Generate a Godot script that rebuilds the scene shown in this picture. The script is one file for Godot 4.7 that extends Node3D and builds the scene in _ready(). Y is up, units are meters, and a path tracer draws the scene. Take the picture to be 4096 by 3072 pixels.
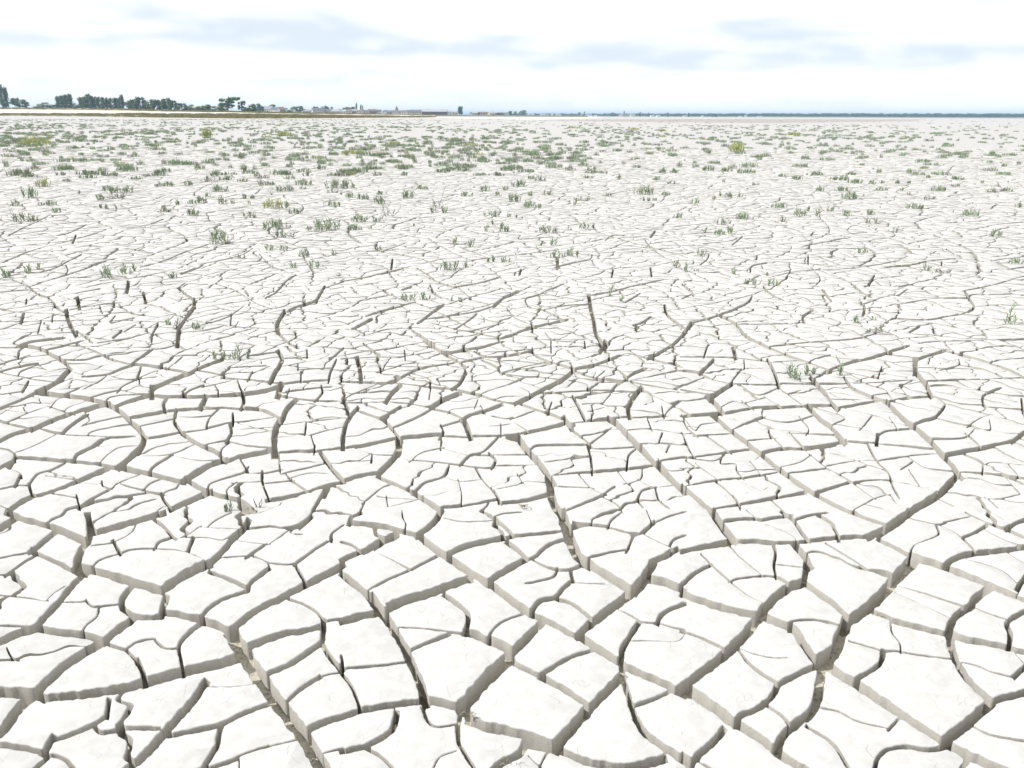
extends Node3D
# A cracked mudflat with glasswort, a dune coast with trees, a small town and a far wooded shore.

const SRC_W := 4096.0
const SRC_H := 3072.0
const CAM_H := 1.6
const VFOV := 50.0
const PLATE_REACH := 46.0
const FLOOR_Y := -0.072

var cam_basis: Basis
var focal: float
var rng := RandomNumberGenerator.new()
var noise := FastNoiseLite.new()
var fine := FastNoiseLite.new()
var M := {}
var used := {}

# ---------------------------------------------------------------- helpers
func ray(u: float, v: float) -> Vector3:
	return (cam_basis * Vector3((u - SRC_W / 2) / focal, -(v - SRC_H / 2) / focal, -1.0)).normalized()

func on_ground(u: float, v: float, y := 0.0) -> Vector3:
	var d := ray(u, v)
	var t := (y - CAM_H) / minf(d.y, -0.00001)
	return Vector3(0, CAM_H, 0) + d * t

func flat(u: float, v: float) -> Vector2:          # plan coordinates (x, -z)
	var p := on_ground(u, v)
	return Vector2(p.x, -p.z)

func at_distance(u: float, v: float, dist: float) -> Vector3:
	var d := ray(u, v)
	return Vector3(0, CAM_H, 0) + d * (dist / Vector2(d.x, d.z).length())

func to_pixel(p: Vector3) -> Vector2:
	var q := cam_basis.inverse() * (p - Vector3(0, CAM_H, 0))
	return Vector2(SRC_W / 2 + focal * q.x / -q.z, SRC_H / 2 - focal * q.y / -q.z)

func numbered(called: String) -> String:
	var n: int = used.get(called, -1) + 1
	used[called] = n
	return called if n == 0 else "%s_%03d" % [called, n]

func tag(o: Node, label: String, category: String, group := "") -> void:
	o.set_meta("label", label)
	o.set_meta("category", category)
	if group != "":
		o.set_meta("group", group)

func thing(called: String, at: Vector3, label: String, category: String, group := "") -> Node3D:
	var o := Node3D.new()
	o.name = numbered(called)
	add_child(o)
	o.position = at
	tag(o, label, category, group)
	return o

func struct(called: String, mesh: Mesh, label := "") -> MeshInstance3D:
	var o := MeshInstance3D.new()
	o.name = numbered(called)
	o.mesh = mesh
	o.set_meta("kind", "structure")
	if label != "":
		o.set_meta("label", label)
	add_child(o)
	return o

func part(called: String, mesh: Mesh, parent: Node, at := Vector3.ZERO) -> MeshInstance3D:
	var o := MeshInstance3D.new()
	o.name = called
	o.mesh = mesh
	o.position = at
	parent.add_child(o, true)
	return o

class Geo:
	var v := PackedVector3Array()
	var n := PackedVector3Array()
	var c := PackedColorArray()
	var i := PackedInt32Array()
	func tri(a: Vector3, b: Vector3, d: Vector3, col := Color.WHITE) -> void:
		var k := v.size()
		var nn := (d - a).cross(b - a).normalized()
		v.append(a); v.append(b); v.append(d)
		n.append(nn); n.append(nn); n.append(nn)
		c.append(col); c.append(col); c.append(col)
		i.append(k); i.append(k + 1); i.append(k + 2)
	func quad(a: Vector3, b: Vector3, d: Vector3, e: Vector3, col := Color.WHITE) -> void:
		tri(a, b, d, col)
		tri(a, d, e, col)
	func box(lo: Vector3, hi: Vector3, col := Color.WHITE) -> void:
		var p := [Vector3(lo.x, lo.y, lo.z), Vector3(hi.x, lo.y, lo.z), Vector3(hi.x, hi.y, lo.z), Vector3(lo.x, hi.y, lo.z), Vector3(lo.x, lo.y, hi.z), Vector3(hi.x, lo.y, hi.z), Vector3(hi.x, hi.y, hi.z), Vector3(lo.x, hi.y, hi.z)]
		quad(p[0], p[1], p[2], p[3], col); quad(p[5], p[4], p[7], p[6], col)
		quad(p[4], p[0], p[3], p[7], col); quad(p[1], p[5], p[6], p[2], col)
		quad(p[3], p[2], p[6], p[7], col); quad(p[4], p[5], p[1], p[0], col)
	# a tapered three-sided tube through pts
	func tube(pts: Array, radii: Array, cols: Array, sides := 3) -> void:
		var k0 := v.size()
		for s in pts.size():
			var p: Vector3 = pts[s]
			var q: Vector3 = pts[mini(s + 1, pts.size() - 1)]
			var o: Vector3 = pts[maxi(s - 1, 0)]
			var t := (q - o).normalized()
			var sx := t.cross(Vector3(0.31, 0.2, 0.93)).normalized()
			var sy := t.cross(sx)
			for k in sides:
				var a := TAU * k / sides
				var d := sx * cos(a) + sy * sin(a)
				v.append(p + d * radii[s]); n.append(d); c.append(cols[s])
		for s in pts.size() - 1:
			for k in sides:
				var a := k0 + s * sides + k
				var b := k0 + s * sides + (k + 1) % sides
				i.append(a); i.append(a + sides); i.append(b)
				i.append(b); i.append(a + sides); i.append(b + sides)
	func add_to(mesh: ArrayMesh, mat: Material) -> void:
		if i.is_empty():
			return
		var arr := []
		arr.resize(Mesh.ARRAY_MAX)
		arr[Mesh.ARRAY_VERTEX] = v
		arr[Mesh.ARRAY_NORMAL] = n
		if c.size() == v.size():
			arr[Mesh.ARRAY_COLOR] = c
		arr[Mesh.ARRAY_INDEX] = i
		mesh.add_surface_from_arrays(Mesh.PRIMITIVE_TRIANGLES, arr)
		mesh.surface_set_material(mesh.get_surface_count() - 1, mat)
	func mesh(mat: Material) -> ArrayMesh:
		var m := ArrayMesh.new()
		add_to(m, mat)
		return m

func lin(r: float, g: float, b: float) -> Color:
	return Color(r, g, b).linear_to_srgb()

func noise_tex(size: int, freq: float, octaves: int, ramp: Array, as_normal := false, bump := 4.0, kind := FastNoiseLite.TYPE_SIMPLEX_SMOOTH, sd := 3) -> NoiseTexture2D:
	var f := FastNoiseLite.new()
	f.noise_type = kind
	f.seed = sd
	f.frequency = freq
	f.fractal_octaves = octaves
	var t := NoiseTexture2D.new()
	t.width = size
	t.height = size
	t.seamless = true
	t.noise = f
	t.generate_mipmaps = true
	if as_normal:
		t.as_normal_map = true
		t.bump_strength = bump
	elif not ramp.is_empty():
		var g := Gradient.new()
		g.offsets = PackedFloat32Array([0.0, 0.35, 0.65, 1.0])
		g.colors = PackedColorArray(ramp)
		t.color_ramp = g
	return t

func mat(albedo: Color, rough: float, tex: Texture2D = null, scl := Vector3.ONE, nrm: Texture2D = null, nscale := 1.0) -> StandardMaterial3D:
	var m := StandardMaterial3D.new()
	m.albedo_color = albedo
	m.roughness = rough
	m.metallic_specular = 0.3
	if tex or nrm:
		m.uv1_triplanar = true
		m.uv1_world_triplanar = true
		m.uv1_scale = scl
	if tex:
		m.albedo_texture = tex
	if nrm:
		m.normal_enabled = true
		m.normal_texture = nrm
		m.normal_scale = nscale
	return m

func vmat(rough: float, back := 0.0) -> StandardMaterial3D:
	var m := StandardMaterial3D.new()
	m.vertex_color_use_as_albedo = true
	m.roughness = rough
	m.metallic_specular = 0.25
	m.cull_mode = BaseMaterial3D.CULL_DISABLED
	if back > 0.0:
		m.backlight_enabled = true
		m.backlight = Color(back * 0.8, back, back * 0.4)
	return m
# ---------------------------------------------------------------- scene
func _ready() -> void:
	rng.seed = 20240611
	noise.seed = 7
	noise.frequency = 1.0
	noise.fractal_octaves = 2
	fine.seed = 19
	fine.frequency = 1.0
	fine.fractal_octaves = 3
	focal = SRC_H / 2 / tan(deg_to_rad(VFOV / 2))
	cam_basis = Basis.from_euler(Vector3(deg_to_rad(-18.05), 0, 0.0037))
	var cam := Camera3D.new()
	cam.name = "camera"
	cam.fov = VFOV
	cam.near = 0.05
	cam.far = 30000
	cam.position = Vector3(0, CAM_H, 0)
	cam.basis = cam_basis
	add_child(cam)
	cam.current = true

	var env := Environment.new()
	env.background_mode = Environment.BG_SKY
	env.tonemap_mode = Environment.TONE_MAPPER_LINEAR
	env.tonemap_exposure = 2.42
	env.sdfgi_enabled = true
	env.ssao_enabled = true
	env.ssil_enabled = true
	env.fog_enabled = true
	env.fog_density = 0.00014
	env.fog_light_color = Color(0.74, 0.87, 1.0)
	var sky := Sky.new()
	sky.sky_material = make_sky()
	env.sky = sky
	var we := WorldEnvironment.new()
	we.name = "environment"
	we.environment = env
	add_child(we)

	var sun := DirectionalLight3D.new()
	sun.name = "sun"
	sun.light_energy = 0.68
	sun.light_angular_distance = 0.6
	sun.light_color = Color(1.0, 0.985, 0.968)
	sun.shadow_enabled = true
	add_child(sun)
	sun.look_at_from_position(Vector3(-0.85, 1.0, 0.1), Vector3.ZERO)

	make_materials()
	build_mudflat()
	build_coast()
	build_plants()
	build_trees()
	build_town()
	build_details()
func make_sky() -> PanoramaSkyMaterial:
	# broken stratocumulus: white sheets with soft blue-grey undersides, the same all round
	var w := 1536
	var h := 768
	var img := Image.create(w, h, false, Image.FORMAT_RGBF)
	var cl := FastNoiseLite.new()
	cl.seed = 41
	cl.frequency = 1.0
	cl.fractal_octaves = 5
	# undersides seen in the photograph: pixel centre, half sizes, strength
	var cores := [[1080, 150, 330, 55, 0.95], [1380, 180, 170, 38, 0.7], [1590, 216, 130, 20, 0.75], [560, 100, 330, 45, 0.6], [300, 60, 300, 36, 0.35], [70, 170, 190, 36, 0.8], [60, 250, 140, 20, 0.3],
		[2160, 205, 240, 44, 0.8], [2270, 262, 190, 24, 0.7], [2480, 222, 150, 18, 0.4], [2760, 280, 170, 17, 0.55], [3130, 235, 260, 30, 0.8], [3560, 205, 330, 44, 0.8], [3960, 215, 220, 34, 0.65], [3160, 140, 170, 30, 0.55], [2960, 160, 190, 60, 0.4], [3500, 90, 260, 30, 0.3],
		[1590, 310, 130, 12, 0.3], [1870, 365, 160, 12, 0.35], [660, 250, 100, 10, 0.3], [1120, 345, 220, 10, 0.3], [430, 340, 110, 8, 0.3], [2340, 378, 180, 8, 0.35]]
	var white := Vector3(0.49, 0.491, 0.493)
	var grey := Vector3(0.328, 0.366, 0.407)
	var haze := Vector3(0.43, 0.46, 0.465)
	for y in h:
		var el := PI / 2 - PI * (y + 0.5) / h
		if el < -0.06:
			var c := Color(0.3, 0.29, 0.27)
			for x in w:
				img.set_pixel(x, y, c)
			continue
		var ce := cos(el)
		var se := sin(el)
		for x in w:
			var az := (float(x) + 0.5) / w * TAU
			var d := Vector3(sin(az) * ce, se, -cos(az) * ce)
			var k := 1.0 / (maxf(d.y, 0.0) + 0.10)
			var n1 := cl.get_noise_3d(d.x * k * 0.9, 3.1, d.z * k * 0.9)
			var shade := smoothstep(0.06, 0.55, n1) * 0.75
			var warp := cl.get_noise_3d(d.x * 5.0, d.y * 26.0, d.z * 5.0)
			if d.z < -0.55 and el < 0.25:
				var p := to_pixel(Vector3(0, CAM_H, 0) + d)
				shade *= 0.6
				for b in cores:
					var dx: float = (p.x + warp * 240.0 - b[0]) / b[2]
					var dy: float = (p.y + warp * 55.0 - b[1]) / b[3]
					# flat sharper lower edge, soft upper edge
					if dy > 0.0:
						dy *= 1.5
					var r := dx * dx + dy * dy
					if r < 9.0:
						shade += 1.3 * b[4] * exp(-r * 0.42)
			var wisps := cl.get_noise_3d(d.x * 9.0 + 40.0, d.y * 70.0, d.z * 9.0)
			shade += 0.3 * smoothstep(0.0, 0.5, cl.get_noise_3d(d.x * 3.0, d.y * 34.0 + 9.0, d.z * 3.0))
			shade = clampf(shade * (0.72 + 0.5 * warp + 1.0 * wisps), 0.0, 1.0)
			var col := white.lerp(grey, shade)
			var low := exp(-maxf(d.y, 0.0) * 26.0) * (0.45 + 0.6 * cl.get_noise_3d(d.x * 4.0, d.y * 60.0, d.z * 4.0))
			col = col.lerp(haze, clampf(low, 0.0, 1.0))
			img.set_pixel(x, y, Color(col.x, col.y, col.z))
	var m := PanoramaSkyMaterial.new()
	m.panorama = ImageTexture.create_from_image(img)
	m.energy_multiplier = 1.0
	return m

# dried crust: faint blotches and fine crazing scratched into the surface
func crust_tint() -> ImageTexture:
	var n := 1024
	var f := FastNoiseLite.new()
	f.seed = 3
	f.frequency = 0.012
	f.fractal_octaves = 5
	var src := f.get_seamless_image(n, n)
	var img := Image.create(n, n, true, Image.FORMAT_RGB8)
	for y in n:
		for x in n:
			var t := 0.955 + 0.045 * smoothstep(0.25, 0.7, src.get_pixel(x, y).r)
			img.set_pixel(x, y, Color(t, t, t * 0.993))
	var r := RandomNumberGenerator.new()
	r.seed = 12
	for k in 130:
		var p := Vector2(r.randf() * n, r.randf() * n)
		var a := r.randf() * TAU
		var bend := r.randf_range(-0.05, 0.05)
		var mark := r.randf_range(0.76, 0.92)
		for j in r.randi_range(14, 90):
			a += bend + r.randf_range(-0.14, 0.14)
			p += Vector2(cos(a), sin(a))
			for o in (2 if k % 3 else 3):
				var q := Vector2i(posmod(int(p.x) + o, n), posmod(int(p.y), n))
				var c := img.get_pixelv(q)
				img.set_pixelv(q, Color(minf(c.r, mark), minf(c.g, mark), minf(c.b, mark * 0.98)))
	img.generate_mipmaps()
	return ImageTexture.create_from_image(img)

func make_materials() -> void:
	var mud_tint := crust_tint()
	var mud_bump := noise_tex(1024, 0.02, 5, [], true, 7.0)
	var wall_tint := noise_tex(1024, 0.014, 4, [Color(0.66, 0.64, 0.6), Color(0.9, 0.89, 0.86), Color(1, 1, 1), Color(0.8, 0.78, 0.73)], false, 4.0, FastNoiseLite.TYPE_SIMPLEX_SMOOTH, 11)
	var wall_bump := noise_tex(1024, 0.03, 5, [], true, 9.0, FastNoiseLite.TYPE_SIMPLEX_SMOOTH, 12)
	M.crust = mat(lin(0.456, 0.455, 0.45), 0.85, mud_tint, Vector3(1.3, 1.3, 1.3), mud_bump, 0.22)
	M.wall = mat(lin(0.53, 0.52, 0.497), 0.7, wall_tint, Vector3(8, 26, 8), wall_bump, 2.2)
	M.floor = mat(lin(0.47, 0.45, 0.385), 0.35, wall_tint, Vector3(3, 3, 3), wall_bump, 1.0)
	M.far_mud = mat(lin(0.405, 0.403, 0.402), 0.9, noise_tex(1024, 0.02, 5, [Color(0.8, 0.79, 0.77), Color(0.95, 0.95, 0.94), Color(1, 1, 1), Color(0.9, 0.89, 0.87)], false, 4.0, FastNoiseLite.TYPE_SIMPLEX_SMOOTH, 23), Vector3(0.11, 0.11, 0.11), mud_bump, 0.8)
	M.wet_mud = mat(lin(0.30, 0.275, 0.265), 0.6, mud_tint, Vector3(0.03, 0.03, 0.03))
	M.sand = mat(lin(0.56, 0.53, 0.47), 0.95, mud_tint, Vector3(0.05, 0.05, 0.05))
	M.marsh = mat(lin(0.27, 0.25, 0.17), 0.95, noise_tex(512, 0.03, 4, [Color(0.6, 0.58, 0.5), Color(0.85, 0.84, 0.75), Color(1, 1, 0.85), Color(0.8, 0.9, 0.5)]), Vector3(0.02, 0.02, 0.02))
	M.dune = mat(lin(0.27, 0.25, 0.16), 0.95, noise_tex(512, 0.04, 4, [Color(0.6, 0.62, 0.5), Color(0.85, 0.84, 0.75), Color(1, 1, 0.85), Color(1, 0.98, 0.9)]), Vector3(0.05, 0.05, 0.05))
	M.land = mat(lin(0.12, 0.13, 0.08), 0.95)
	M.plant = vmat(0.55)
	M.twig = vmat(0.8)
	M.leaf = vmat(0.7, 0.1)
	M.bark = mat(lin(0.09, 0.075, 0.06), 0.9)
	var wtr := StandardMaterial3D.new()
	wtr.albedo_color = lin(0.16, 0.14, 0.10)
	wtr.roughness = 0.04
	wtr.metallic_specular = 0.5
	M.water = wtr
# ---------------------------------------------------------------- cracked mud
# A crack read from the photograph: pixel polyline with a width; laid on the ground as a band that cuts the crust.
func crack_band(w: float, pts: Array, stretch: float) -> PackedVector2Array:
	var n := pts.size()
	var P: Array[Vector2] = []
	for q in pts:
		P.append(q)
	# smooth resampling
	var S: Array[Vector2] = []
	for k in n - 1:
		var p0 := P[maxi(k - 1, 0)]
		var p1 := P[k]
		var p2 := P[k + 1]
		var p3 := P[mini(k + 2, n - 1)]
		var m := maxi(2, int((p2 - p1).length() / 7.0))
		for j in m:
			S.append(p1.cubic_interpolate(p2, p0, p3, float(j) / m) if n > 2 else p1.lerp(p2, float(j) / m))
	S.append(P[n - 1])
	# lengthen both ends so that cracks meet, and run cracks at the picture's rim on beyond it
	for e in 2:
		var a := P[0] if e == 0 else P[n - 1]
		var b := P[1] if e == 0 else P[n - 2]
		var dirn := (a - b).normalized()
		var far := stretch
		if a.y > SRC_H - 14:
			far = 950.0
		elif (a.x < 14 and dirn.x < -0.3) or (a.x > SRC_W - 14 and dirn.x > 0.3):
			far = 950.0
			dirn = Vector2(dirn.x, dirn.y * 0.3).normalized()
		var bits := maxi(1, int(far / 30.0))
		for k in bits:
			var q := a + dirn * far * (k + 1.0) / bits
			q.y = maxf(q.y, 520.0)
			if e == 0:
				S.insert(0, q)
			else:
				S.append(q)
	var L := PackedVector2Array()
	var R := PackedVector2Array()
	var c := S.size()
	for k in c:
		var t := (S[mini(k + 1, c - 1)] - S[maxi(k - 1, 0)]).normalized()
		var nn := Vector2(-t.y, t.x)
		var f := float(k) / (c - 1)
		var taper := 1.0
		if w < 14.0:
			taper = 0.45 + 0.55 * minf(1.0, minf(f, 1.0 - f) * 6.0 + 0.3)
		var q := S[k]
		var amp := 0.7 + 0.05 * w
		var wl := w * 0.5 * taper * (1.0 + 0.2 * noise.get_noise_2d(q.x * 0.02, q.y * 0.02)) + amp * noise.get_noise_2d(q.x * 0.017, q.y * 0.017 + 50.0) + 0.35 * fine.get_noise_2d(q.x * 0.06, q.y * 0.06)
		var wr := w * 0.5 * taper * (1.0 + 0.2 * noise.get_noise_2d(q.x * 0.02 + 90.0, q.y * 0.02)) + amp * noise.get_noise_2d(q.x * 0.017 + 70.0, q.y * 0.017) + 0.35 * fine.get_noise_2d(q.x * 0.06 + 30.0, q.y * 0.06)
		L.append(flat(q.x + nn.x * maxf(wl, 0.5), q.y + nn.y * maxf(wl, 0.5)))
		R.append(flat(q.x - nn.x * maxf(wr, 0.5), q.y - nn.y * maxf(wr, 0.5)))
	R.reverse()
	L.append_array(R)
	return L

func poly_area(p: PackedVector2Array) -> float:
	var a := 0.0
	var n := p.size()
	for k in n:
		a += p[k].cross(p[(k + 1) % n])
	return a * 0.5

func poly_mid(p: PackedVector2Array) -> Vector2:
	var a := 0.0
	var c := Vector2.ZERO
	var n := p.size()
	for k in n:
		var x := p[k].cross(p[(k + 1) % n])
		a += x
		c += (p[k] + p[(k + 1) % n]) * x
	return c / (3.0 * a) if absf(a) > 1e-9 else p[0]

func poly_box(p: PackedVector2Array) -> Rect2:
	var lo := p[0]
	var hi := p[0]
	for q in p:
		lo = lo.min(q)
		hi = hi.max(q)
	return Rect2(lo, hi - lo)

var plates: Array = []
var boxes: Array[Rect2] = []

# true when the band cut the crust, false when it would float inside one plate
func cut(band: PackedVector2Array) -> bool:
	var bb := poly_box(band)
	var drop: Array[int] = []
	var fresh: Array = []
	for k in plates.size():
		if not boxes[k].intersects(bb):
			continue
		var res := Geometry2D.clip_polygons(plates[k], band)
		for r in res:
			if Geometry2D.is_polygon_clockwise(r):
				return false
		drop.append(k)
		fresh.append_array(res)
	drop.reverse()
	for k in drop:
		plates.remove_at(k)
		boxes.remove_at(k)
	for r in fresh:
		if absf(poly_area(r)) > 0.00012:
			plates.append(r)
			boxes.append(poly_box(r))
	return true

func tidy(p: PackedVector2Array, least: float) -> PackedVector2Array:
	var o := PackedVector2Array()
	for q in p:
		if o.is_empty() or o[o.size() - 1].distance_to(q) > least:
			o.append(q)
	while o.size() > 3 and o[0].distance_to(o[o.size() - 1]) < least:
		o.remove_at(o.size() - 1)
	return o

func wanted_area(d: float) -> float:
	if d < 3.3:
		return 0.12
	if d < 5.0:
		return 0.055
	if d > 22.0:
		return 0.072 + (d - 22.0) * 0.008
	return clampf(0.024 + (d - 5.0) * 0.0028, 0.024, 0.09)

# cracks too fine or too far to read one by one: plates break across their long side until they have the size seen
func break_up(p: PackedVector2Array, out: Array) -> void:
	var stack: Array = [[p, 0]]
	while not stack.is_empty():
		var it: Array = stack.pop_back()
		var q: PackedVector2Array = it[0]
		var tries: int = it[1]
		var area := absf(poly_area(q))
		if area < 0.0002:
			continue
		var c := poly_mid(q)
		var d := c.length()
		if area < wanted_area(d) * rng.randf_range(0.6, 1.5) or tries > 3:
			out.append(q)
			continue
		var sxx := 0.0
		var syy := 0.0
		var sxy := 0.0
		var ext := 0.0
		for z in q:
			var r := z - c
			sxx += r.x * r.x
			syy += r.y * r.y
			sxy += r.x * r.y
			ext = maxf(ext, r.length())
		var ang := 0.5 * atan2(2.0 * sxy, sxx - syy) + PI / 2 + rng.randf_range(-0.5, 0.5)
		var dr := Vector2.from_angle(ang)
		var nn := Vector2(-dr.y, dr.x)
		var size := sqrt(area)
		c += Vector2(rng.randf_range(-1, 1), rng.randf_range(-1, 1)) * size * 0.14
		var w := clampf(size * 0.055, 0.008, 0.055) * rng.randf_range(0.6, 1.5)
		if d > 5.0:
			w *= 0.78
		if d < 10.0:
			w = minf(w, 0.026)
		var step := maxf(0.012, 0.0045 * d)
		var m := clampi(int(2.4 * ext / step), 6, 160)
		var ph := rng.randf() * 100.0
		var A := PackedVector2Array()
		var B := PackedVector2Array()
		for k in m + 1:
			var f := float(k) / m * 2.0 - 1.0
			var s := f * ext * 1.2
			var off := noise.get_noise_2d(s / size * 0.55, ph) * size * 0.28 + noise.get_noise_2d(s * 9.0, ph + 31.0) * 0.03
			var ww := w * (0.8 + 0.6 * noise.get_noise_2d(s * 6.0, ph + 60.0)) * 0.5
			ww = maxf(ww, 0.003)
			A.append(c + dr * s + nn * (off + ww))
			B.append(c + dr * s + nn * (off - ww))
		B.reverse()
		A.append_array(B)
		var res := Geometry2D.clip_polygons(q, A)
		var ok := res.size() > 1
		for r in res:
			if Geometry2D.is_polygon_clockwise(r):
				ok = false
		if not ok:
			stack.append([q, tries + 1])
			continue
		for r in res:
			stack.append([r, 0])

# adds one plate; rings run from the rounded rim of the top down the side to the crack floor
func plate_geo(p: PackedVector2Array, lod: int, top: Geo, side: Geo, org: Vector3) -> bool:
	var n := p.size()
	if n < 3:
		return false
	var ids := Geometry2D.triangulate_polygon(p)
	if ids.is_empty():
		return false
	var c := poly_mid(p)
	var h := 0.0035 * noise.get_noise_2d(c.x * 3.0, c.y * 3.0) + 0.006 * noise.get_noise_2d(c.x * 0.7, c.y * 0.7 + 40.0) + rng.randf_range(-0.0015, 0.0015)
	var tl := Vector2(rng.randf_range(-1, 1), rng.randf_range(-1, 1)) * 0.028
	var out := PackedVector2Array()
	for k in n:
		var a := p[(k + n - 1) % n]
		var b := p[(k + 1) % n]
		var e0 := (p[k] - a).normalized()
		var e1 := (b - p[k]).normalized()
		var v := Vector2(e0.y, -e0.x) + Vector2(e1.y, -e1.x)
		out.append(v.normalized() if v.length() > 0.05 else Vector2(e0.y, -e0.x))
	if lod < 2:
		var soft := out.duplicate()
		for k in n:
			soft[k] = (out[(k + n - 1) % n] + out[k] * 2.0 + out[(k + 1) % n]).normalized()
		out = soft
	var size := sqrt(absf(poly_area(p)))
	var b := minf(0.0038, size * 0.06)
	# the rim is no wider than the narrowest neck beside it
	var rim := PackedFloat32Array()
	rim.resize(n)
	rim.fill(b if lod == 0 else b * 0.4)
	if lod == 0:
		for k in n:
			var q0 := p[k] - out[k] * 0.0003
			var q1 := p[k] - out[k] * b * 3.0
			var near := 1.0
			for j in n:
				if j == k or (j + 1) % n == k:
					continue
				var a := p[j]
				var e := p[(j + 1) % n]
				if maxf(a.x, e.x) < minf(q0.x, q1.x) or minf(a.x, e.x) > maxf(q0.x, q1.x) or maxf(a.y, e.y) < minf(q0.y, q1.y) or minf(a.y, e.y) > maxf(q0.y, q1.y):
					continue
				var hit = Geometry2D.segment_intersects_segment(q0, q1, a, e)
				if hit != null:
					near = minf(near, q0.distance_to(hit) / (b * 3.0))
			rim[k] = b * minf(1.0, near * 1.1)
	var rings: Array                                   # [inset, y below the top, up share of the normal]
	if lod == 0:
		rings = [[1.0, 0.0, 0.985], [0.5, b * 0.16, 0.85], [0.16, b * 0.5, 0.55], [0.0, b * 1.1, 0.2]]
	elif lod == 1:
		rings = [[1.0, 0.0, 0.95], [0.0, b * 0.4, 0.4]]
	else:
		rings = [[0.0, 0.0, 0.9]]
	var walls: Array = [[0.0, 0.0], [0.0, 0.022], [0.0, 0.045], [0.004, 0.09]] if lod == 0 else ([[0.0, 0.0], [0.0, 0.03], [0.003, 0.09]] if lod == 1 else [[0.0, 0.0], [0.0, 0.06]])
	var first := top.v.size()
	for r in rings.size():
		for k in n:
			var rag := 0.0
			if lod == 0 and r > 0:
				rag = 0.0016 * fine.get_noise_2d(p[k].x * 55.0, p[k].y * 55.0)
			var q: Vector2 = p[k] - out[k] * (rings[r][0] * rim[k] + rag)
			var y: float = h + tl.dot(q - c) - rings[r][1]
			if lod == 0 and r < 2:
				y += 0.0012 * fine.get_noise_2d(q.x * 14.0, q.y * 14.0)
			top.v.append(Vector3(q.x, y, -q.y) - org)
			var u: float = rings[r][2]
			var s := sqrt(1.0 - u * u)
			top.n.append(Vector3(out[k].x * s, u, -out[k].y * s))
	for k in range(0, ids.size(), 3):
		var A := top.v[first + ids[k]]
		var B := top.v[first + ids[k + 1]]
		var C := top.v[first + ids[k + 2]]
		if (B.x - A.x) * (C.z - A.z) - (B.z - A.z) * (C.x - A.x) < 0.0:      # only faces that still look up
			top.i.append(first + ids[k]); top.i.append(first + ids[k + 2]); top.i.append(first + ids[k + 1])
	for r in rings.size() - 1:
		for k in n:
			var k2 := (k + 1) % n
			var a0 := first + r * n + k
			var a1 := first + r * n + k2
			top.i.append(a0); top.i.append(a1); top.i.append(a0 + n)
			top.i.append(a1); top.i.append(a1 + n); top.i.append(a0 + n)
	var base := side.v.size()
	for r in walls.size():
		for k in n:
			var rag := 0.0
			if lod < 2 and r > 0:
				rag = 0.0024 * fine.get_noise_3d(p[k].x * 16.0, walls[r][1] * 70.0, p[k].y * 16.0)
			var q: Vector2 = p[k] - out[k] * (walls[r][0] + rag)
			var y: float = h + tl.dot(q - c) - walls[r][1]
			if r == 0:
				y -= rings[rings.size() - 1][1]
				if lod == 0:
					q = p[k] - out[k] * 0.0016 * fine.get_noise_2d(p[k].x * 55.0, p[k].y * 55.0)
			side.v.append(Vector3(q.x, y, -q.y) - org)
			side.n.append(Vector3(out[k].x, 0.05, -out[k].y).normalized())
	for r in walls.size() - 1:
		for k in n:
			var k2 := (k + 1) % n
			var a0 := base + r * n + k
			var a1 := base + r * n + k2
			side.i.append(a0); side.i.append(a1); side.i.append(a0 + n)
			side.i.append(a1); side.i.append(a1 + n); side.i.append(a0 + n)
	return true

# slivers crumble away and corners wear round
func worn(p: PackedVector2Array, d: float) -> Array:
	if d > 9.0:
		return [tidy(p, 0.0009 * d)]
	var r := 0.003
	var res: Array = []
	for q in Geometry2D.offset_polygon(p, -r, Geometry2D.JOIN_MITER):
		for z in Geometry2D.offset_polygon(q, r, Geometry2D.JOIN_ROUND):
			if not Geometry2D.is_polygon_clockwise(z) and poly_area(z) > (0.0011 if d < 4.0 else 0.0004):
				res.append(tidy(z, 0.0007 * d))
	return res

func lay_plate(root: Node, p: PackedVector2Array, d: float, made: int, rest_top: Geo, rest_side: Geo) -> int:
	if p.size() < 3:
		return made
	if made >= 300:
		plate_geo(p, 1 if d < 9.0 else 2, rest_top, rest_side, Vector3.ZERO)
		return made
	var c := poly_mid(p)
	var org := Vector3(c.x, 0, -c.y)
	var t := Geo.new()
	var s := Geo.new()
	if not plate_geo(p, 0, t, s, org):
		return made
	var am := ArrayMesh.new()
	t.add_to(am, M.crust)
	s.add_to(am, M.wall)
	part("mud_plate" if made == 0 else "mud_plate_%03d" % made, am, root, org)
	return made + 1

func open_cracks(todo: Array, more: float) -> Array:
	var left: Array = []
	for t in todo:
		if not cut(crack_band(t[0], t[1], t[0] * 0.12 + 3.0 + more)):
			left.append(t)
	return left

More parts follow.
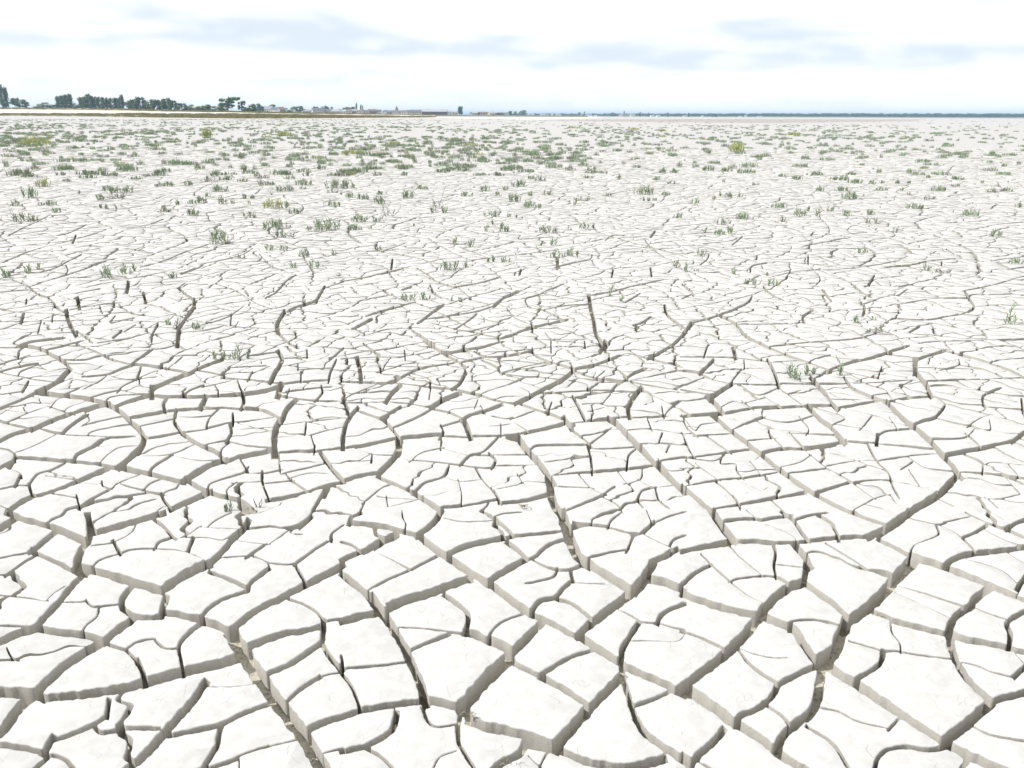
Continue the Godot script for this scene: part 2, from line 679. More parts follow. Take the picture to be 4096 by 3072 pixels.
func build_mudflat() -> void:
	var far_half := PLATE_REACH * 0.64 + 1.0
	plates = [PackedVector2Array([Vector2(-1.85, 1.3), Vector2(1.85, 1.3), Vector2(far_half, PLATE_REACH), Vector2(-far_half, PLATE_REACH)])]
	boxes = [poly_box(plates[0])]
	var todo: Array = []
	for fr in crack_frames():
		var f: Array = fr + [0.96 if fr[1] > 2000.0 else (0.8 if fr[1] > 1300.0 else 0.72)]
		for row in f[2]:
			var pts: Array = []
			for k in range(1, row.size() - 1, 2):
				pts.append(Vector2(f[0] + row[k] / 1.6205, f[1] + row[k + 1] / 1.6205))
			todo.append([row[0] / 1.6205 * f[3], pts])
	# the widest cracks opened first
	todo.sort_custom(func(a, b): return a[0] > b[0])
	for go in 4:
		todo = open_cracks(todo, mini(go, 2) * 3.0)
	var all: Array = []
	for p in plates:
		break_up(p, all)
	plates = all
	boxes.clear()
	for p in plates:
		boxes.append(poly_box(p))
	# gaping pieces of crack that run towards the camera between finer ones
	for go in 3:
		todo = open_cracks(todo, go * 3.0)
	print("cracks left over ", todo.size(), " plates ", plates.size())
	all = plates
	# the 300 plates that show largest are pieces of their own
	var order: Array = []
	for p in all:
		var c := poly_mid(p)
		var d := c.length()
		var px := to_pixel(Vector3(c.x, 0, -c.y))
		var seen := absf(poly_area(p)) / pow(maxf(d, 1.0), 3.0)
		if px.x < 0 or px.x > SRC_W or px.y > SRC_H or c.y < 1.0:
			seen *= 0.001
		order.append([seen, p, d])
	order.sort_custom(func(a, b): return a[0] > b[0])
	var root := Node3D.new()
	root.name = "mudflat"
	root.set_meta("kind", "structure")
	root.set_meta("label", "pale dried mudflat split by deep cracks into angular plates")
	add_child(root)
	var rest_top := Geo.new()
	var rest_side := Geo.new()
	var made := 0
	for o in order:
		var d: float = o[2]
		for p in worn(o[1], d):
			made = lay_plate(root, p, d, made, rest_top, rest_side)
	var am2 := ArrayMesh.new()
	rest_top.add_to(am2, M.crust)
	rest_side.add_to(am2, M.wall)
	var rest := part("mud_plates_beyond", am2, root)
	rest.set_meta("kind", "stuff")
	print("plates ", order.size(), " verts ", rest_top.v.size() + rest_side.v.size())
	# crack floor: soft uneven mud with standing water in its lows
	var fl := Geo.new()
	var rows := 150
	var cols := 120
	for r in rows + 1:
		var z := 0.6 + pow(float(r) / rows, 2.2) * (PLATE_REACH + 0.2 - 0.6)
		var half := z * 0.68 + 4.0
		for k in cols + 1:
			var x := (float(k) / cols * 2.0 - 1.0) * half
			var y := FLOOR_Y + 0.016 * noise.get_noise_2d(x * 1.3, z * 1.3) + 0.012 * fine.get_noise_2d(x * 5.0, z * 5.0)
			fl.v.append(Vector3(x, minf(y, -0.02), -z))
			fl.n.append(Vector3.UP)
	for r in rows:
		for k in cols:
			var a := r * (cols + 1) + k
			fl.i.append(a); fl.i.append(a + cols + 1); fl.i.append(a + 1)
			fl.i.append(a + 1); fl.i.append(a + cols + 1); fl.i.append(a + cols + 2)
	part("crack_floor", fl.mesh(M.floor), root)
	# crumbs that fell from the plates
	var cr := RandomNumberGenerator.new()
	cr.seed = 77
	var lump := Geo.new()
	var ico := [Vector3(0, 1, 0), Vector3(0.9, 0.2, 0.1), Vector3(0.2, 0.1, 1.1), Vector3(-1.0, 0.3, 0.3), Vector3(-0.3, 0.2, -0.9), Vector3(0, -0.6, 0)]
	for t in [[0, 1, 2], [0, 2, 3], [0, 3, 4], [0, 4, 1], [5, 2, 1], [5, 3, 2], [5, 4, 3], [5, 1, 4]]:
		lump.tri(ico[t[0]], ico[t[1]], ico[t[2]])
	var mm := MultiMesh.new()
	mm.transform_format = MultiMesh.TRANSFORM_3D
	mm.mesh = lump.mesh(M.wall)
	mm.instance_count = 9000
	for k in 9000:
		var z := 1.4 + pow(cr.randf(), 0.7) * 5.0
		var x := cr.randf_range(-1, 1) * (z * 0.62 + 0.4)
		var y := FLOOR_Y + 0.016 * noise.get_noise_2d(x * 1.3, z * 1.3) + 0.012 * fine.get_noise_2d(x * 5.0, z * 5.0)
		var sz := 0.0015 + 0.006 * pow(cr.randf(), 3.0)
		mm.set_instance_transform(k, Transform3D(Basis.from_euler(Vector3(cr.randf() * 6.0, cr.randf() * 6.0, cr.randf() * 6.0)).scaled(Vector3(sz, sz * 0.8, sz)), Vector3(x, y + sz * 0.3, -z)))
	var crumbs := MultiMeshInstance3D.new()
	crumbs.name = "mud_crumbs"
	crumbs.multimesh = mm
	crumbs.set_meta("kind", "stuff")
	root.add_child(crumbs)
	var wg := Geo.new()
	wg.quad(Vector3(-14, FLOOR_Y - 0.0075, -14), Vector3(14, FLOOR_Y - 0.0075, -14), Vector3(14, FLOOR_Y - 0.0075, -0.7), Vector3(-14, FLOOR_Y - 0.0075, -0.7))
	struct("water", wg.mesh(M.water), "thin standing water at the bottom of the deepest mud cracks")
	# the flat beyond, out to the horizon
	var g := Geo.new()
	var zs := [PLATE_REACH - 0.15, 55.0, 75.0, 120.0, 220.0, 500.0, 1200.0, 4000.0, 14000.0]
	for r in zs.size() - 1:
		for k in 24:
			var hx := 0.0
			var q := []
			for e in [[0, 0], [1, 0], [1, 1], [0, 1]]:
				var zz: float = zs[r + e[1]]
				hx = zz * 1.6 + 40.0
				q.append(Vector3(((k + e[0]) / 24.0 * 2.0 - 1.0) * hx, -0.006, -zz))
			g.quad(q[3], q[2], q[1], q[0])
	struct("ground", g.mesh(M.far_mud), "pale open tidal flat reaching to the far shore")
# Cracks read off the photograph, frame by frame: [width, x, y, x, y, ...] in pixels of an enlargement (1.6205 x) whose
# corner is given first.
func crack_frames() -> Array:
	return [
	[0.0, 2048.0, [
		[60, 1340,1090, 1250,1220, 1150,1340, 1050,1450, 950,1560, 835,1659],
		[62, 290,1210, 560,1185, 820,1140, 1000,1090, 1250,1020, 1400,985, 1540,943],
		[75, 0,1175, 110,1178, 230,1190, 290,1212],
		[55, 225,1190, 300,1110, 420,1000, 540,920, 650,850],
		[52, 640,855, 690,830, 780,760, 880,690],
		[16, 0,742, 110,745, 220,752],
		[36, 240,758, 300,766, 420,782, 560,795, 640,825, 680,855],
		[48, 235,752, 320,660, 400,570, 450,500, 520,430, 555,405],
		[50, 0,845, 90,800, 190,768, 240,752],
		[14, 45,880, 70,930, 120,965],
		[68, 0,1440, 60,1370, 130,1270, 230,1195],
		[36, 15,1505, 150,1525, 280,1552],
		[45, 275,1575, 300,1530, 345,1455],
		[28, 345,1475, 450,1440, 610,1370, 690,1320],
		[36, 690,1325, 708,1225],
		[28, 612,1380, 660,1420, 820,1400, 1030,1402],
		[30, 0,1522, 160,1540, 330,1578],
		[40, 330,1578, 285,1620, 240,1659],
		[42, 345,1578, 420,1605, 475,1659],
		[30, 1095,1450, 1250,1415, 1440,1370, 1560,1310, 1730,1248],
		[36, 1438,1375, 1415,1450, 1400,1520, 1350,1600, 1318,1659],
		[24, 1370,1642, 1480,1610, 1600,1560, 1735,1518],
		[14, 1735,1520, 1820,1500, 1925,1475],
		[10, 1550,1600, 1552,1659],
		[11, 1350,1130, 1500,1130, 1655,1112],
		[106, 1500,785, 1580,910, 1712,1110, 1815,1245, 1958,1430, 2090,1659],
		[55, 1060,655, 1200,680, 1300,700, 1400,730, 1500,778],
		[55, 1520,745, 1640,652, 1740,592, 1800,568, 1900,510, 1980,470, 2100,410, 2230,345],
		[46, 1080,545, 1062,610, 1045,690],
		[64, 515,350, 600,377, 700,405, 850,450, 1045,512],
		[62, 1055,505, 1180,422, 1320,350, 1360,335],
		[44, 1345,345, 1430,270, 1520,165, 1580,110, 1612,50],
		[14, 595,365, 640,310, 780,265, 900,240, 1100,245, 1220,265, 1335,315],
		[24, 778,268, 760,230, 735,188],
		[10, 610,212, 740,190, 850,130, 888,60],
		[20, 1005,242, 1030,200, 1105,170],
		[28, 1000,45, 1060,90, 1110,150, 1135,168],
		[10, 1130,166, 1200,155, 1295,92],
		[8, 1205,162, 1350,165, 1450,180, 1535,125],
		[24, 1250,172, 1220,252],
		[10, 1350,92, 1400,50, 1495,5],
		[8, 1290,95, 1450,105, 1560,112],
		[45, 605,132, 740,95, 900,50, 1060,5],
		[45, 565,5, 580,90, 575,180, 550,210],
		[52, 550,205, 505,290, 490,380],
		[42, 205,250, 270,280, 380,325, 480,380, 560,412],
		[50, 45,0, 150,40, 270,75, 400,115, 550,182],
		[45, 0,102, 60,65, 105,38],
		[30, 350,135, 270,200, 188,262],
		[14, 0,295, 100,275, 205,260],
		[24, 35,412, 150,330, 255,272],
		[14, 0,405, 55,402],
		[20, 0,540, 80,545, 180,555, 310,578],
		[14, 300,575, 345,530, 425,478],
		[10, 395,592, 500,590, 565,580],
		[18, 560,578, 600,615, 680,610, 775,600],
		[42, 800,632, 788,575, 855,485],
		[12, 642,620, 630,680, 560,740, 530,795],
		[44, 795,628, 850,668, 920,690, 1040,690],
		[24, 1290,735, 1330,650, 1440,570, 1605,512],
		[24, 1295,730, 1225,785, 1170,850, 1160,890, 1175,970, 1192,1065],
		[24, 680,850, 760,880, 820,900, 890,970],
		[38, 885,960, 925,1040, 942,1135],
		[14, 820,892, 880,850, 950,830, 1005,825],
		[18, 1000,828, 1060,880, 1120,890, 1160,880],
		[55, 1600,878, 1800,802, 1950,772, 2100,740],
		[20, 1865,562, 1960,590, 2050,640, 2100,695],
		[34, 2095,685, 2098,760, 2088,845],
		[22, 2105,700, 2211,682],
		[32, 1715,1050, 1870,990, 1950,940, 2092,842],
		[34, 2085,840, 2130,920, 2180,980, 2225,1030],
		[14, 2060,1062, 2140,1040, 2225,1026],
		[34, 1850,1228, 1960,1130, 2075,1058],
		[46, 1985,1412, 2120,1347, 2225,1322],
		[20, 2070,1568, 2225,1526],
		[8, 1555,188, 1650,200, 1745,212],
		[9, 1745,212, 1850,140, 1890,112],
		[22, 1600,298, 1640,268, 1720,215],
		[8, 1450,296, 1605,288],
		[32, 1362,388, 1480,432, 1605,492],
		[28, 1610,500, 1630,455, 1745,368],
		[12, 1742,375, 1740,340, 1700,310, 1640,292],
		[10, 1650,288, 1750,330, 1850,340, 1905,336],
		[14, 1905,345, 1950,310, 2050,240, 2155,178],
		[24, 1915,345, 1950,400, 1985,468],
		[24, 1615,105, 1750,92, 1840,102, 1945,82],
		[10, 1840,108, 1900,130, 1955,132],
		[34, 1945,86, 2015,28],
		[10, 1885,138, 1990,170, 2145,182],
		[22, 2150,190, 2152,140, 2225,85]]],
	[1365.0, 2048.0, [
		[44, 0,400, 80,460, 190,545],
		[60, 190,545, 300,690, 350,770, 420,900, 470,1010, 515,1110, 548,1250],
		[58, 310,612, 450,560, 600,520, 750,465, 835,438],
		[20, 185,500, 300,440, 450,375, 540,330, 635,280],
		[14, 225,262, 330,310, 455,376],
		[55, 0,700, 130,665, 255,638],
		[45, 0,320, 60,290, 140,258],
		[50, 145,262, 250,200, 360,148],
		[20, 0,195, 70,215, 140,265],
		[34, 75,75, 200,85, 300,100, 400,130, 495,152],
		[45, 490,158, 560,110, 620,50, 640,0],
		[9, 395,0, 400,40, 420,80, 408,130],
		[34, 50,85, 70,35, 125,8],
		[42, 500,155, 540,190, 620,255, 715,312],
		[55, 710,305, 830,390, 960,472],
		[50, 960,465, 1080,555, 1220,652],
		[50, 1220,652, 1350,710, 1480,780, 1550,812],
		[60, 1550,805, 1680,890, 1830,980, 1960,1040, 2100,1100, 2230,1165],
		[26, 708,272, 800,228, 950,192, 1105,164],
		[42, 955,455, 1060,385, 1195,308],
		[34, 1075,198, 1150,250, 1205,308],
		[22, 1100,162, 1200,155, 1430,128],
		[20, 965,38, 1060,100, 1115,165],
		[9, 675,48, 800,70, 975,64],
		[12, 975,44, 1060,15, 1165,4],
		[22, 1200,310, 1260,285, 1340,215, 1455,178],
		[72, 1425,0, 1455,90, 1482,180, 1540,290, 1612,342],
		[55, 1605,335, 1750,420, 1895,504],
		[18, 1615,292, 1750,260, 1855,242],
		[18, 1850,256, 1898,148],
		[30, 1895,150, 1950,130, 2025,66],
		[24, 1515,70, 1650,85, 1740,95, 1850,125, 1925,132],
		[12, 1730,98, 1750,50, 1805,5],
		[12, 2015,72, 2120,30, 2225,2],
		[9, 1985,0, 2012,62],
		[18, 1955,138, 2060,190, 2155,232],
		[18, 2130,212, 2160,170, 2225,148],
		[68, 1900,505, 1960,432, 2015,345],
		[48, 2020,325, 2100,285, 2175,240],
		[40, 1995,430, 2100,452, 2225,505],
		[18, 1245,308, 1330,350, 1400,370, 1490,370, 1575,338],
		[26, 1488,376, 1502,445],
		[18, 1398,372, 1385,405, 1340,430, 1205,462],
		[30, 1502,438, 1440,490, 1390,552],
		[30, 1395,552, 1290,575, 1232,645],
		[34, 1392,555, 1500,590, 1570,640, 1645,702],
		[8, 1505,450, 1600,455, 1705,456],
		[64, 1645,692, 1750,615, 1880,512],
		[58, 1525,805, 1580,752, 1645,695],
		[55, 1090,925, 1200,820, 1305,710],
		[88, 1085,930, 980,1030, 880,1140, 795,1245],
		[34, 670,542, 760,600, 820,660, 815,740, 800,780],
		[17, 370,738, 500,745, 650,762, 795,778],
		[24, 448,892, 560,840, 700,786],
		[50, 805,772, 880,787, 950,822],
		[24, 945,825, 1000,745, 1080,692, 1190,655],
		[50, 950,820, 1050,862, 1115,905],
		[52, 545,1212, 640,1226, 740,1250, 805,1238],
		[20, 15,1012, 150,1000, 300,987, 430,968],
		[58, 125,1278, 300,1250, 525,1222],
		[22, 0,1035, 60,1110, 100,1200, 132,1290],
		[46, 0,1322, 135,1280],
		[18, 0,925, 12,1005],
		[44, 0,1550, 170,1510, 300,1440, 340,1395, 362,1300],
		[24, 165,1535, 250,1580, 335,1659],
		[28, 528,1270, 565,1355, 620,1388, 760,1372],
		[30, 745,1262, 770,1320, 755,1400, 765,1500, 800,1560, 862,1659],
		[64, 795,1245, 835,1335],
		[72, 830,1340, 950,1385, 1100,1420, 1240,1460, 1375,1512],
		[72, 1390,1510, 1490,1400, 1595,1285],
		[64, 1595,1285, 1710,1170, 1830,1050],
		[32, 1085,945, 1180,1000, 1290,1052],
		[28, 1285,1055, 1350,1010, 1500,930, 1620,896],
		[48, 1295,1055, 1450,1140, 1605,1245],
		[44, 1825,1075, 1860,1180, 1895,1290, 1925,1345],
		[58, 1918,1338, 1970,1420, 2080,1500, 2230,1600],
		[20, 1925,1234, 2020,1200, 2140,1146],
		[70, 1415,1535, 1560,1600, 1700,1632, 1900,1640, 2095,1585],
		[55, 1200,1490, 1150,1570, 1050,1620, 1000,1659],
		[44, 1195,1512, 1290,1535, 1390,1545],
		[14, 1288,1659, 1340,1565, 1405,1582],
		[8, 598,1659, 640,1590, 745,1548],
		[10, 1215,1585, 1290,1659],
		[40, 1935,705, 1870,800, 1820,890, 1822,1025],
		[17, 1795,622, 1880,660, 1950,700, 2055,712],
		[32, 2050,712, 2075,662, 2130,622, 2225,588],
		[12, 2065,712, 2140,735, 2225,752],
		[8, 1885,825, 2000,825, 2170,830, 2225,792]]],
	[2730.0, 2048.0, [
		[55, 190,0, 270,110, 345,192],
		[44, 0,252, 150,220, 330,190],
		[38, 335,195, 450,188, 620,200, 800,195, 1000,172, 1205,165],
		[58, 1200,165, 1300,120, 1390,60, 1475,0],
		[17, 275,62, 400,45, 490,46],
		[8, 425,0, 485,48],
		[18, 515,52, 600,35, 710,22],
		[24, 645,0, 720,50, 760,110, 825,198],
		[17, 725,52, 820,20, 940,2],
		[24, 885,22, 965,68, 985,110, 1000,140, 1012,195],
		[6, 550,80, 700,140, 742,185],
		[24, 1105,0, 1200,40, 1315,78],
		[12, 1470,38, 1640,75, 1705,68],
		[12, 1695,62, 1860,28],
		[14, 1640,80, 1662,130, 1640,160, 1500,220, 1480,285],
		[14, 1650,80, 1750,120, 1815,168],
		[24, 1815,164, 1900,130, 1968,88],
		[18, 1815,170, 1870,220, 1905,265],
		[10, 1955,108, 2100,180, 2225,215],
		[20, 1840,0, 1960,60, 2100,110, 2225,165],
		[34, 2095,112, 2150,75, 2225,45],
		[8, 2005,0, 2145,85],
		[44, 1275,178, 1390,235, 1500,290, 1650,340, 1735,372],
		[44, 1730,370, 1880,430, 2020,490, 2160,550, 2225,575],
		[44, 1695,362, 1750,310, 1850,275, 1950,258, 2080,245, 2225,223],
		[8, 1845,308, 2000,350, 2100,400, 2175,475],
		[8, 2115,268, 2225,335],
		[38, 2165,510, 2225,415],
		[82, 1500,310, 1390,420, 1300,530, 1200,620, 1085,705],
		[86, 1065,715, 1030,790, 1000,880, 955,940],
		[40, 945,955, 850,1000, 740,1050, 625,1112],
		[50, 620,1115, 570,1200, 480,1270, 380,1310, 335,1372],
		[44, 730,222, 790,290, 832,362],
		[42, 802,335, 790,460],
		[68, 790,458, 690,490, 590,560, 520,640, 460,730, 370,830, 260,930, 130,1030, 0,1118],
		[44, 805,468, 890,530, 990,600, 1092,692],
		[50, 0,520, 130,570, 280,620, 450,660, 525,672],
		[58, 525,674, 640,720, 730,765, 790,860, 865,960],
		[22, 690,770, 690,722, 720,705, 820,695, 920,705, 1020,730],
		[8, 375,878, 450,910, 580,940, 685,940],
		[66, 860,955, 980,885],
		[20, 365,886, 430,970, 520,1040, 625,1104],
		[22, 0,770, 100,800, 278,884],
		[25, 0,465, 90,390, 190,342],
		[17, 125,276, 220,370, 315,452],
		[17, 308,452, 360,430, 540,410, 640,430, 718,486],
		[14, 318,458, 430,540, 528,584],
		[20, 588,215, 604,270, 596,340, 606,424],
		[8, 605,338, 765,356],
		[6, 370,285, 525,412],
		[6, 308,218, 372,290],
		[14, 935,216, 1100,310, 1200,370, 1328,424],
		[34, 1238,650, 1380,705, 1560,750, 1718,786],
		[12, 1395,478, 1550,520, 1700,570, 1838,612],
		[6, 1385,528, 1600,620, 1755,692],
		[55, 1985,500, 1890,570, 1870,610, 1790,660, 1735,740, 1735,820, 1760,920, 1800,1010, 1860,1090, 2005,1225],
		[38, 1745,788, 1850,830, 1980,850, 2225,912],
		[38, 2115,895, 2125,800, 2110,712, 2225,642],
		[14, 1895,618, 2000,660, 2110,694],
		[12, 1815,968, 1920,995, 2000,1030, 2155,1072],
		[34, 2150,1068, 2225,1000],
		[10, 2165,925, 2225,992],
		[54, 1995,1228, 2080,1200, 2225,1168],
		[78, 1995,1235, 1900,1320, 1800,1400, 1685,1485],
		[64, 920,965, 1010,1040, 1100,1090, 1250,1190, 1400,1290, 1550,1390, 1690,1480],
		[60, 1690,1480, 1800,1540, 1950,1610, 2065,1659],
		[34, 1710,1518, 1600,1540, 1450,1520, 1330,1540, 1270,1590, 1248,1659],
		[10, 1875,1376, 2000,1440, 2225,1482],
		[38, 1095,1092, 1180,1050, 1280,980, 1302,900],
		[24, 1295,905, 1400,905, 1550,930, 1748,952],
		[14, 1085,838, 1200,870, 1298,898],
		[13, 1348,705, 1360,780, 1410,850, 1416,915],
		[74, 0,1120, 110,1190, 230,1270, 335,1355],
		[60, 330,1350, 450,1420, 560,1500, 640,1570, 785,1659],
		[64, 908,985, 895,1100, 870,1220, 830,1300, 740,1370, 660,1440, 605,1540],
		[20, 555,1258, 650,1320, 706,1396],
		[30, 805,1386, 900,1440, 990,1510, 1082,1659],
		[12, 895,1264, 1020,1290, 1130,1350, 1345,1402],
		[20, 1338,1408, 1395,1345],
		[54, 275,1392, 190,1490, 100,1570, 48,1659],
		[30, 0,1550, 65,1592],
		[30, 95,1605, 185,1659]]],
	[0.0, 1365.0, [
		[30, 155,30, 260,50, 340,90, 410,130, 458,175],
		[44, 450,175, 440,195, 385,250],
		[30, 385,252, 300,300, 240,326],
		[24, 245,325, 130,385, 40,420, 0,436],
		[20, 120,95, 125,60, 162,36],
		[10, 0,40, 125,40],
		[14, 325,52, 420,30, 530,2],
		[12, 405,122, 550,120, 640,95, 805,74],
		[24, 855,146, 900,110, 985,56],
		[15, 505,28, 650,80, 710,110, 865,150],
		[22, 545,226, 690,210, 800,170, 875,148],
		[8, 448,185, 555,218],
		[20, 862,148, 960,155, 1090,180, 1235,206],
		[10, 1088,178, 1172,106],
		[30, 1230,206, 1330,160, 1432,122],
		[38, 982,325, 1005,300, 1115,255, 1245,202],
		[12, 695,213, 790,240, 890,245, 1008,228],
		[20, 888,244, 912,168],
		[8, 905,232, 980,200, 1065,172],
		[10, 0,146, 120,115, 195,92],
		[22, 0,196, 120,165, 245,143],
		[10, 118,218, 140,190, 245,152],
		[10, 236,144, 295,182],
		[10, 0,200, 120,225, 230,245, 375,266],
		[6, 0,265, 155,244],
		[24, 182,262, 148,325],
		[12, 0,346, 145,324],
		[40, 240,332, 400,352, 550,372, 690,405, 770,450, 840,510, 900,560, 938,625],
		[55, 935,620, 912,690, 850,750, 768,815],
		[20, 412,352, 505,308],
		[14, 555,376, 690,335, 775,314],
		[12, 545,308, 640,260, 695,218],
		[8, 275,336, 350,290, 465,238],
		[18, 765,326, 800,290, 880,250, 905,238],
		[14, 688,404, 705,370, 800,350, 975,344],
		[30, 740,428, 850,385, 975,350],
		[40, 985,300, 985,360],
		[26, 990,350, 1100,358, 1300,360, 1500,350, 1585,345],
		[24, 1188,354, 1230,320, 1315,288],
		[10, 1305,300, 1400,280, 1535,248],
		[14, 1410,354, 1416,320, 1400,296],
		[10, 1015,302, 1135,258],
		[28, 855,492, 960,475, 1060,455, 1130,445, 1250,435, 1450,430, 1600,437, 1705,446],
		[28, 1082,368, 1060,410, 1070,452],
		[44, 1332,366, 1300,432],
		[28, 1572,345, 1580,385, 1565,438],
		[18, 1540,256, 1560,310, 1582,352],
		[30, 1575,347, 1700,325, 1825,288],
		[44, 1822,278, 1800,354],
		[30, 1688,440, 1740,455, 1825,505],
		[44, 1918,382, 1860,440, 1822,525],
		[50, 1825,508, 1790,570, 1780,650, 1782,742],
		[12, 1808,735, 1816,835],
		[28, 1142,446, 1135,530, 1190,605],
		[35, 1190,605, 1300,675, 1400,720, 1465,778],
		[12, 915,542, 1050,515, 1135,498],
		[20, 942,632, 1080,610, 1188,588],
		[8, 1145,490, 1280,490, 1378,478],
		[20, 1422,436, 1360,500, 1338,565],
		[14, 1195,592, 1340,570, 1500,530, 1600,520, 1795,488],
		[20, 1510,545, 1510,476],
		[24, 1490,546, 1500,600, 1468,655],
		[14, 1315,682, 1400,660, 1475,650],
		[12, 1475,650, 1600,680, 1758,692],
		[12, 1430,745, 1440,700, 1495,662],
		[38, 1465,778, 1600,738, 1768,708],
		[6, 1515,582, 1640,570, 1755,560],
		[22, 0,512, 50,530, 215,572],
		[40, 208,577, 320,525, 455,474],
		[35, 0,646, 70,610, 205,570],
		[35, 448,477, 570,440, 705,404],
		[10, 55,522, 180,470, 315,424],
		[14, 315,424, 420,460, 485,482],
		[6, 35,444, 185,466],
		[12, 328,432, 370,380, 425,364],
		[20, 275,570, 400,600, 570,610, 720,615, 868,604],
		[20, 408,594, 450,555, 565,478],
		[12, 568,606, 600,580, 760,545, 858,533],
		[8, 545,542, 700,505, 805,484],
		[12, 556,468, 582,510, 538,542],
		[25, 0,692, 60,705, 112,742],
		[12, 105,712, 200,680, 375,598],
		[35, 95,745, 280,757, 475,772],
		[27, 478,775, 500,730, 600,680, 665,636],
		[12, 655,642, 725,614],
		[35, 475,775, 620,790, 765,817],
		[6, 650,805, 658,768, 760,690, 885,674],
		[40, 780,815, 980,860, 1080,885, 1195,912],
		[25, 968,856, 1000,810, 1115,738],
		[12, 895,742, 1100,730, 1245,674],
		[8, 1105,738, 1280,770, 1405,770],
		[48, 1185,905, 1270,850, 1380,795, 1465,774],
		[35, 0,822, 95,772],
		[28, 58,825, 105,742],
		[12, 45,820, 130,850, 142,885],
		[28, 98,935, 132,866],
		[14, 0,952, 115,930],
		[12, 112,928, 195,930],
		[20, 188,925, 240,860, 330,830, 415,788],
		[6, 305,868, 400,880, 505,892],
		[40, 212,1003, 350,965, 500,905, 695,822],
		[28, 188,925, 212,1005],
		[45, 55,1095, 140,1035, 220,998],
		[20, 0,1062, 60,1085],
		[12, 345,988, 450,1005, 505,1016],
		[18, 498,1006, 516,1075],
		[28, 515,1075, 600,1020, 725,952],
		[14, 725,956, 665,932, 660,905],
		[14, 715,962, 780,910, 905,862],
		[20, 795,928, 860,945, 930,960, 1065,992],
		[14, 928,962, 970,920, 1065,882],
		[14, 1048,992, 1080,970, 1140,950, 1165,916],
		[28, 1048,988, 1060,1020, 1115,1088],
		[48, 1110,1088, 1230,1030, 1365,973],
		[14, 835,1082, 900,1045, 1005,1018],
		[8, 715,1102, 845,1080],
		[44, 1205,893, 1290,940, 1360,975, 1480,1010, 1580,1040, 1645,1095],
		[18, 1350,966, 1362,920, 1480,880, 1580,850, 1605,815],
		[20, 1565,775, 1605,835],
		[12, 1482,1005, 1470,960, 1525,916],
		[14, 1595,850, 1700,850, 1825,829],
		[20, 1700,845, 1702,910, 1745,1020],
		[10, 1515,916, 1695,904],
		[8, 1715,910, 1895,894],
		[18, 1865,866, 1900,900, 2005,974],
		[34, 1735,1027, 1870,1000, 2000,970, 2120,930, 2225,912],
		[8, 1875,882, 2000,850, 2115,850],
		[12, 1835,852, 1980,820, 2095,794],
		[35, 2085,732, 2150,820, 2225,900],
		[25, 2105,955, 2080,1010, 2025,1100],
		[18, 2108,1005, 2132,955],
		[28, 1800,722, 1900,715, 2040,710, 2225,690],
		[12, 2040,676, 2035,724],
		[11, 2018,615, 2032,665],
		[8, 1815,622, 1985,609],
		[13, 1975,614, 1986,536],
		[8, 2015,612, 2050,595, 2210,558],
		[8, 1825,546, 1990,525, 2225,498],
		[20, 1815,348, 1930,370, 2050,385, 2190,384],
		[17, 2048,386, 2090,335, 2085,296],
		[12, 1865,322, 2000,305, 2138,294],
		[9, 1858,355, 1872,316],
		[15, 1300,192, 1380,205, 1455,226],
		[18, 1445,238, 1620,250, 1740,265, 1835,272],
		[19, 1830,275, 1950,260, 2118,249],
		[35, 1805,70, 1830,120, 1790,190, 1752,268],
		[15, 1608,254, 1632,205],
		[10, 1448,232, 1470,210, 1625,199],
		[10, 1632,212, 1735,168],
		[8, 1495,172, 1620,165, 1740,159],
		[15, 1620,92, 1805,68],
		[10, 1345,62, 1505,97],
		[9, 1822,112, 1998,104],
		[12, 1990,106, 1990,56],
		[20, 2130,256, 2142,200, 2175,125],
		[13, 1950,256, 1950,205],
		[12, 1932,186, 1930,145],
		[8, 1935,182, 2145,169],
		[8, 1800,217, 1955,204],
		[15, 2145,114, 2225,42]]],
	[1365.0, 1365.0, [
		[35, 100,100, 120,180, 130,266],
		[15, 0,262, 100,265, 335,272],
		[25, 328,272, 440,205, 565,164],
		[19, 560,166, 735,138],
		[9, 235,202, 270,182, 282,150],
		[6, 135,200, 245,195],
		[8, 280,156, 322,100],
		[6, 135,160, 285,155],
		[9, 280,158, 560,168],
		[18, 145,15, 230,80, 242,104],
		[10, 0,112, 80,105, 238,99],
		[8, 228,60, 375,34],
		[10, 410,55, 416,115],
		[8, 238,96, 400,95, 605,64],
		[25, 540,0, 610,45, 690,95, 780,145, 806,195],
		[30, 808,200, 770,270, 718,314],
		[18, 688,80, 780,62, 890,42],
		[18, 888,45, 1055,2],
		[18, 785,132, 955,99],
		[22, 865,68, 960,103, 1120,88, 1240,56],
		[14, 355,268, 570,295, 735,311],
		[15, 574,298, 580,255],
		[8, 438,205, 560,240, 582,275],
		[20, 1240,45, 1250,85, 1330,125, 1505,176],
		[40, 1512,185, 1440,245, 1340,295, 1270,335, 1170,385, 1125,404],
		[27, 1508,182, 1660,150, 1805,92],
		[18, 915,122, 1000,160, 1042,215],
		[10, 1045,202, 1200,160, 1315,138],
		[12, 1045,210, 1180,225, 1285,226],
		[12, 1272,230, 1282,195, 1195,189],
		[11, 1285,228, 1405,241],
		[22, 725,308, 890,345, 1000,380, 1135,402],
		[12, 888,347, 950,320, 1080,280, 1185,232],
		[25, 605,438, 700,460, 795,505],
		[29, 785,510, 830,482, 930,450, 1035,412],
		[40, 575,432, 660,380, 775,336],
		[14, 335,400, 460,410, 585,432],
		[40, 288,406, 320,350, 385,284],
		[15, 15,396, 150,398, 290,395],
		[12, 0,390, 70,345, 235,278],
		[10, 698,463, 720,440, 885,424],
		[9, 868,426, 882,386],
		[10, 932,465, 910,425],
		[9, 570,366, 580,304],
		[35, 105,438, 40,520, 15,600, 10,696],
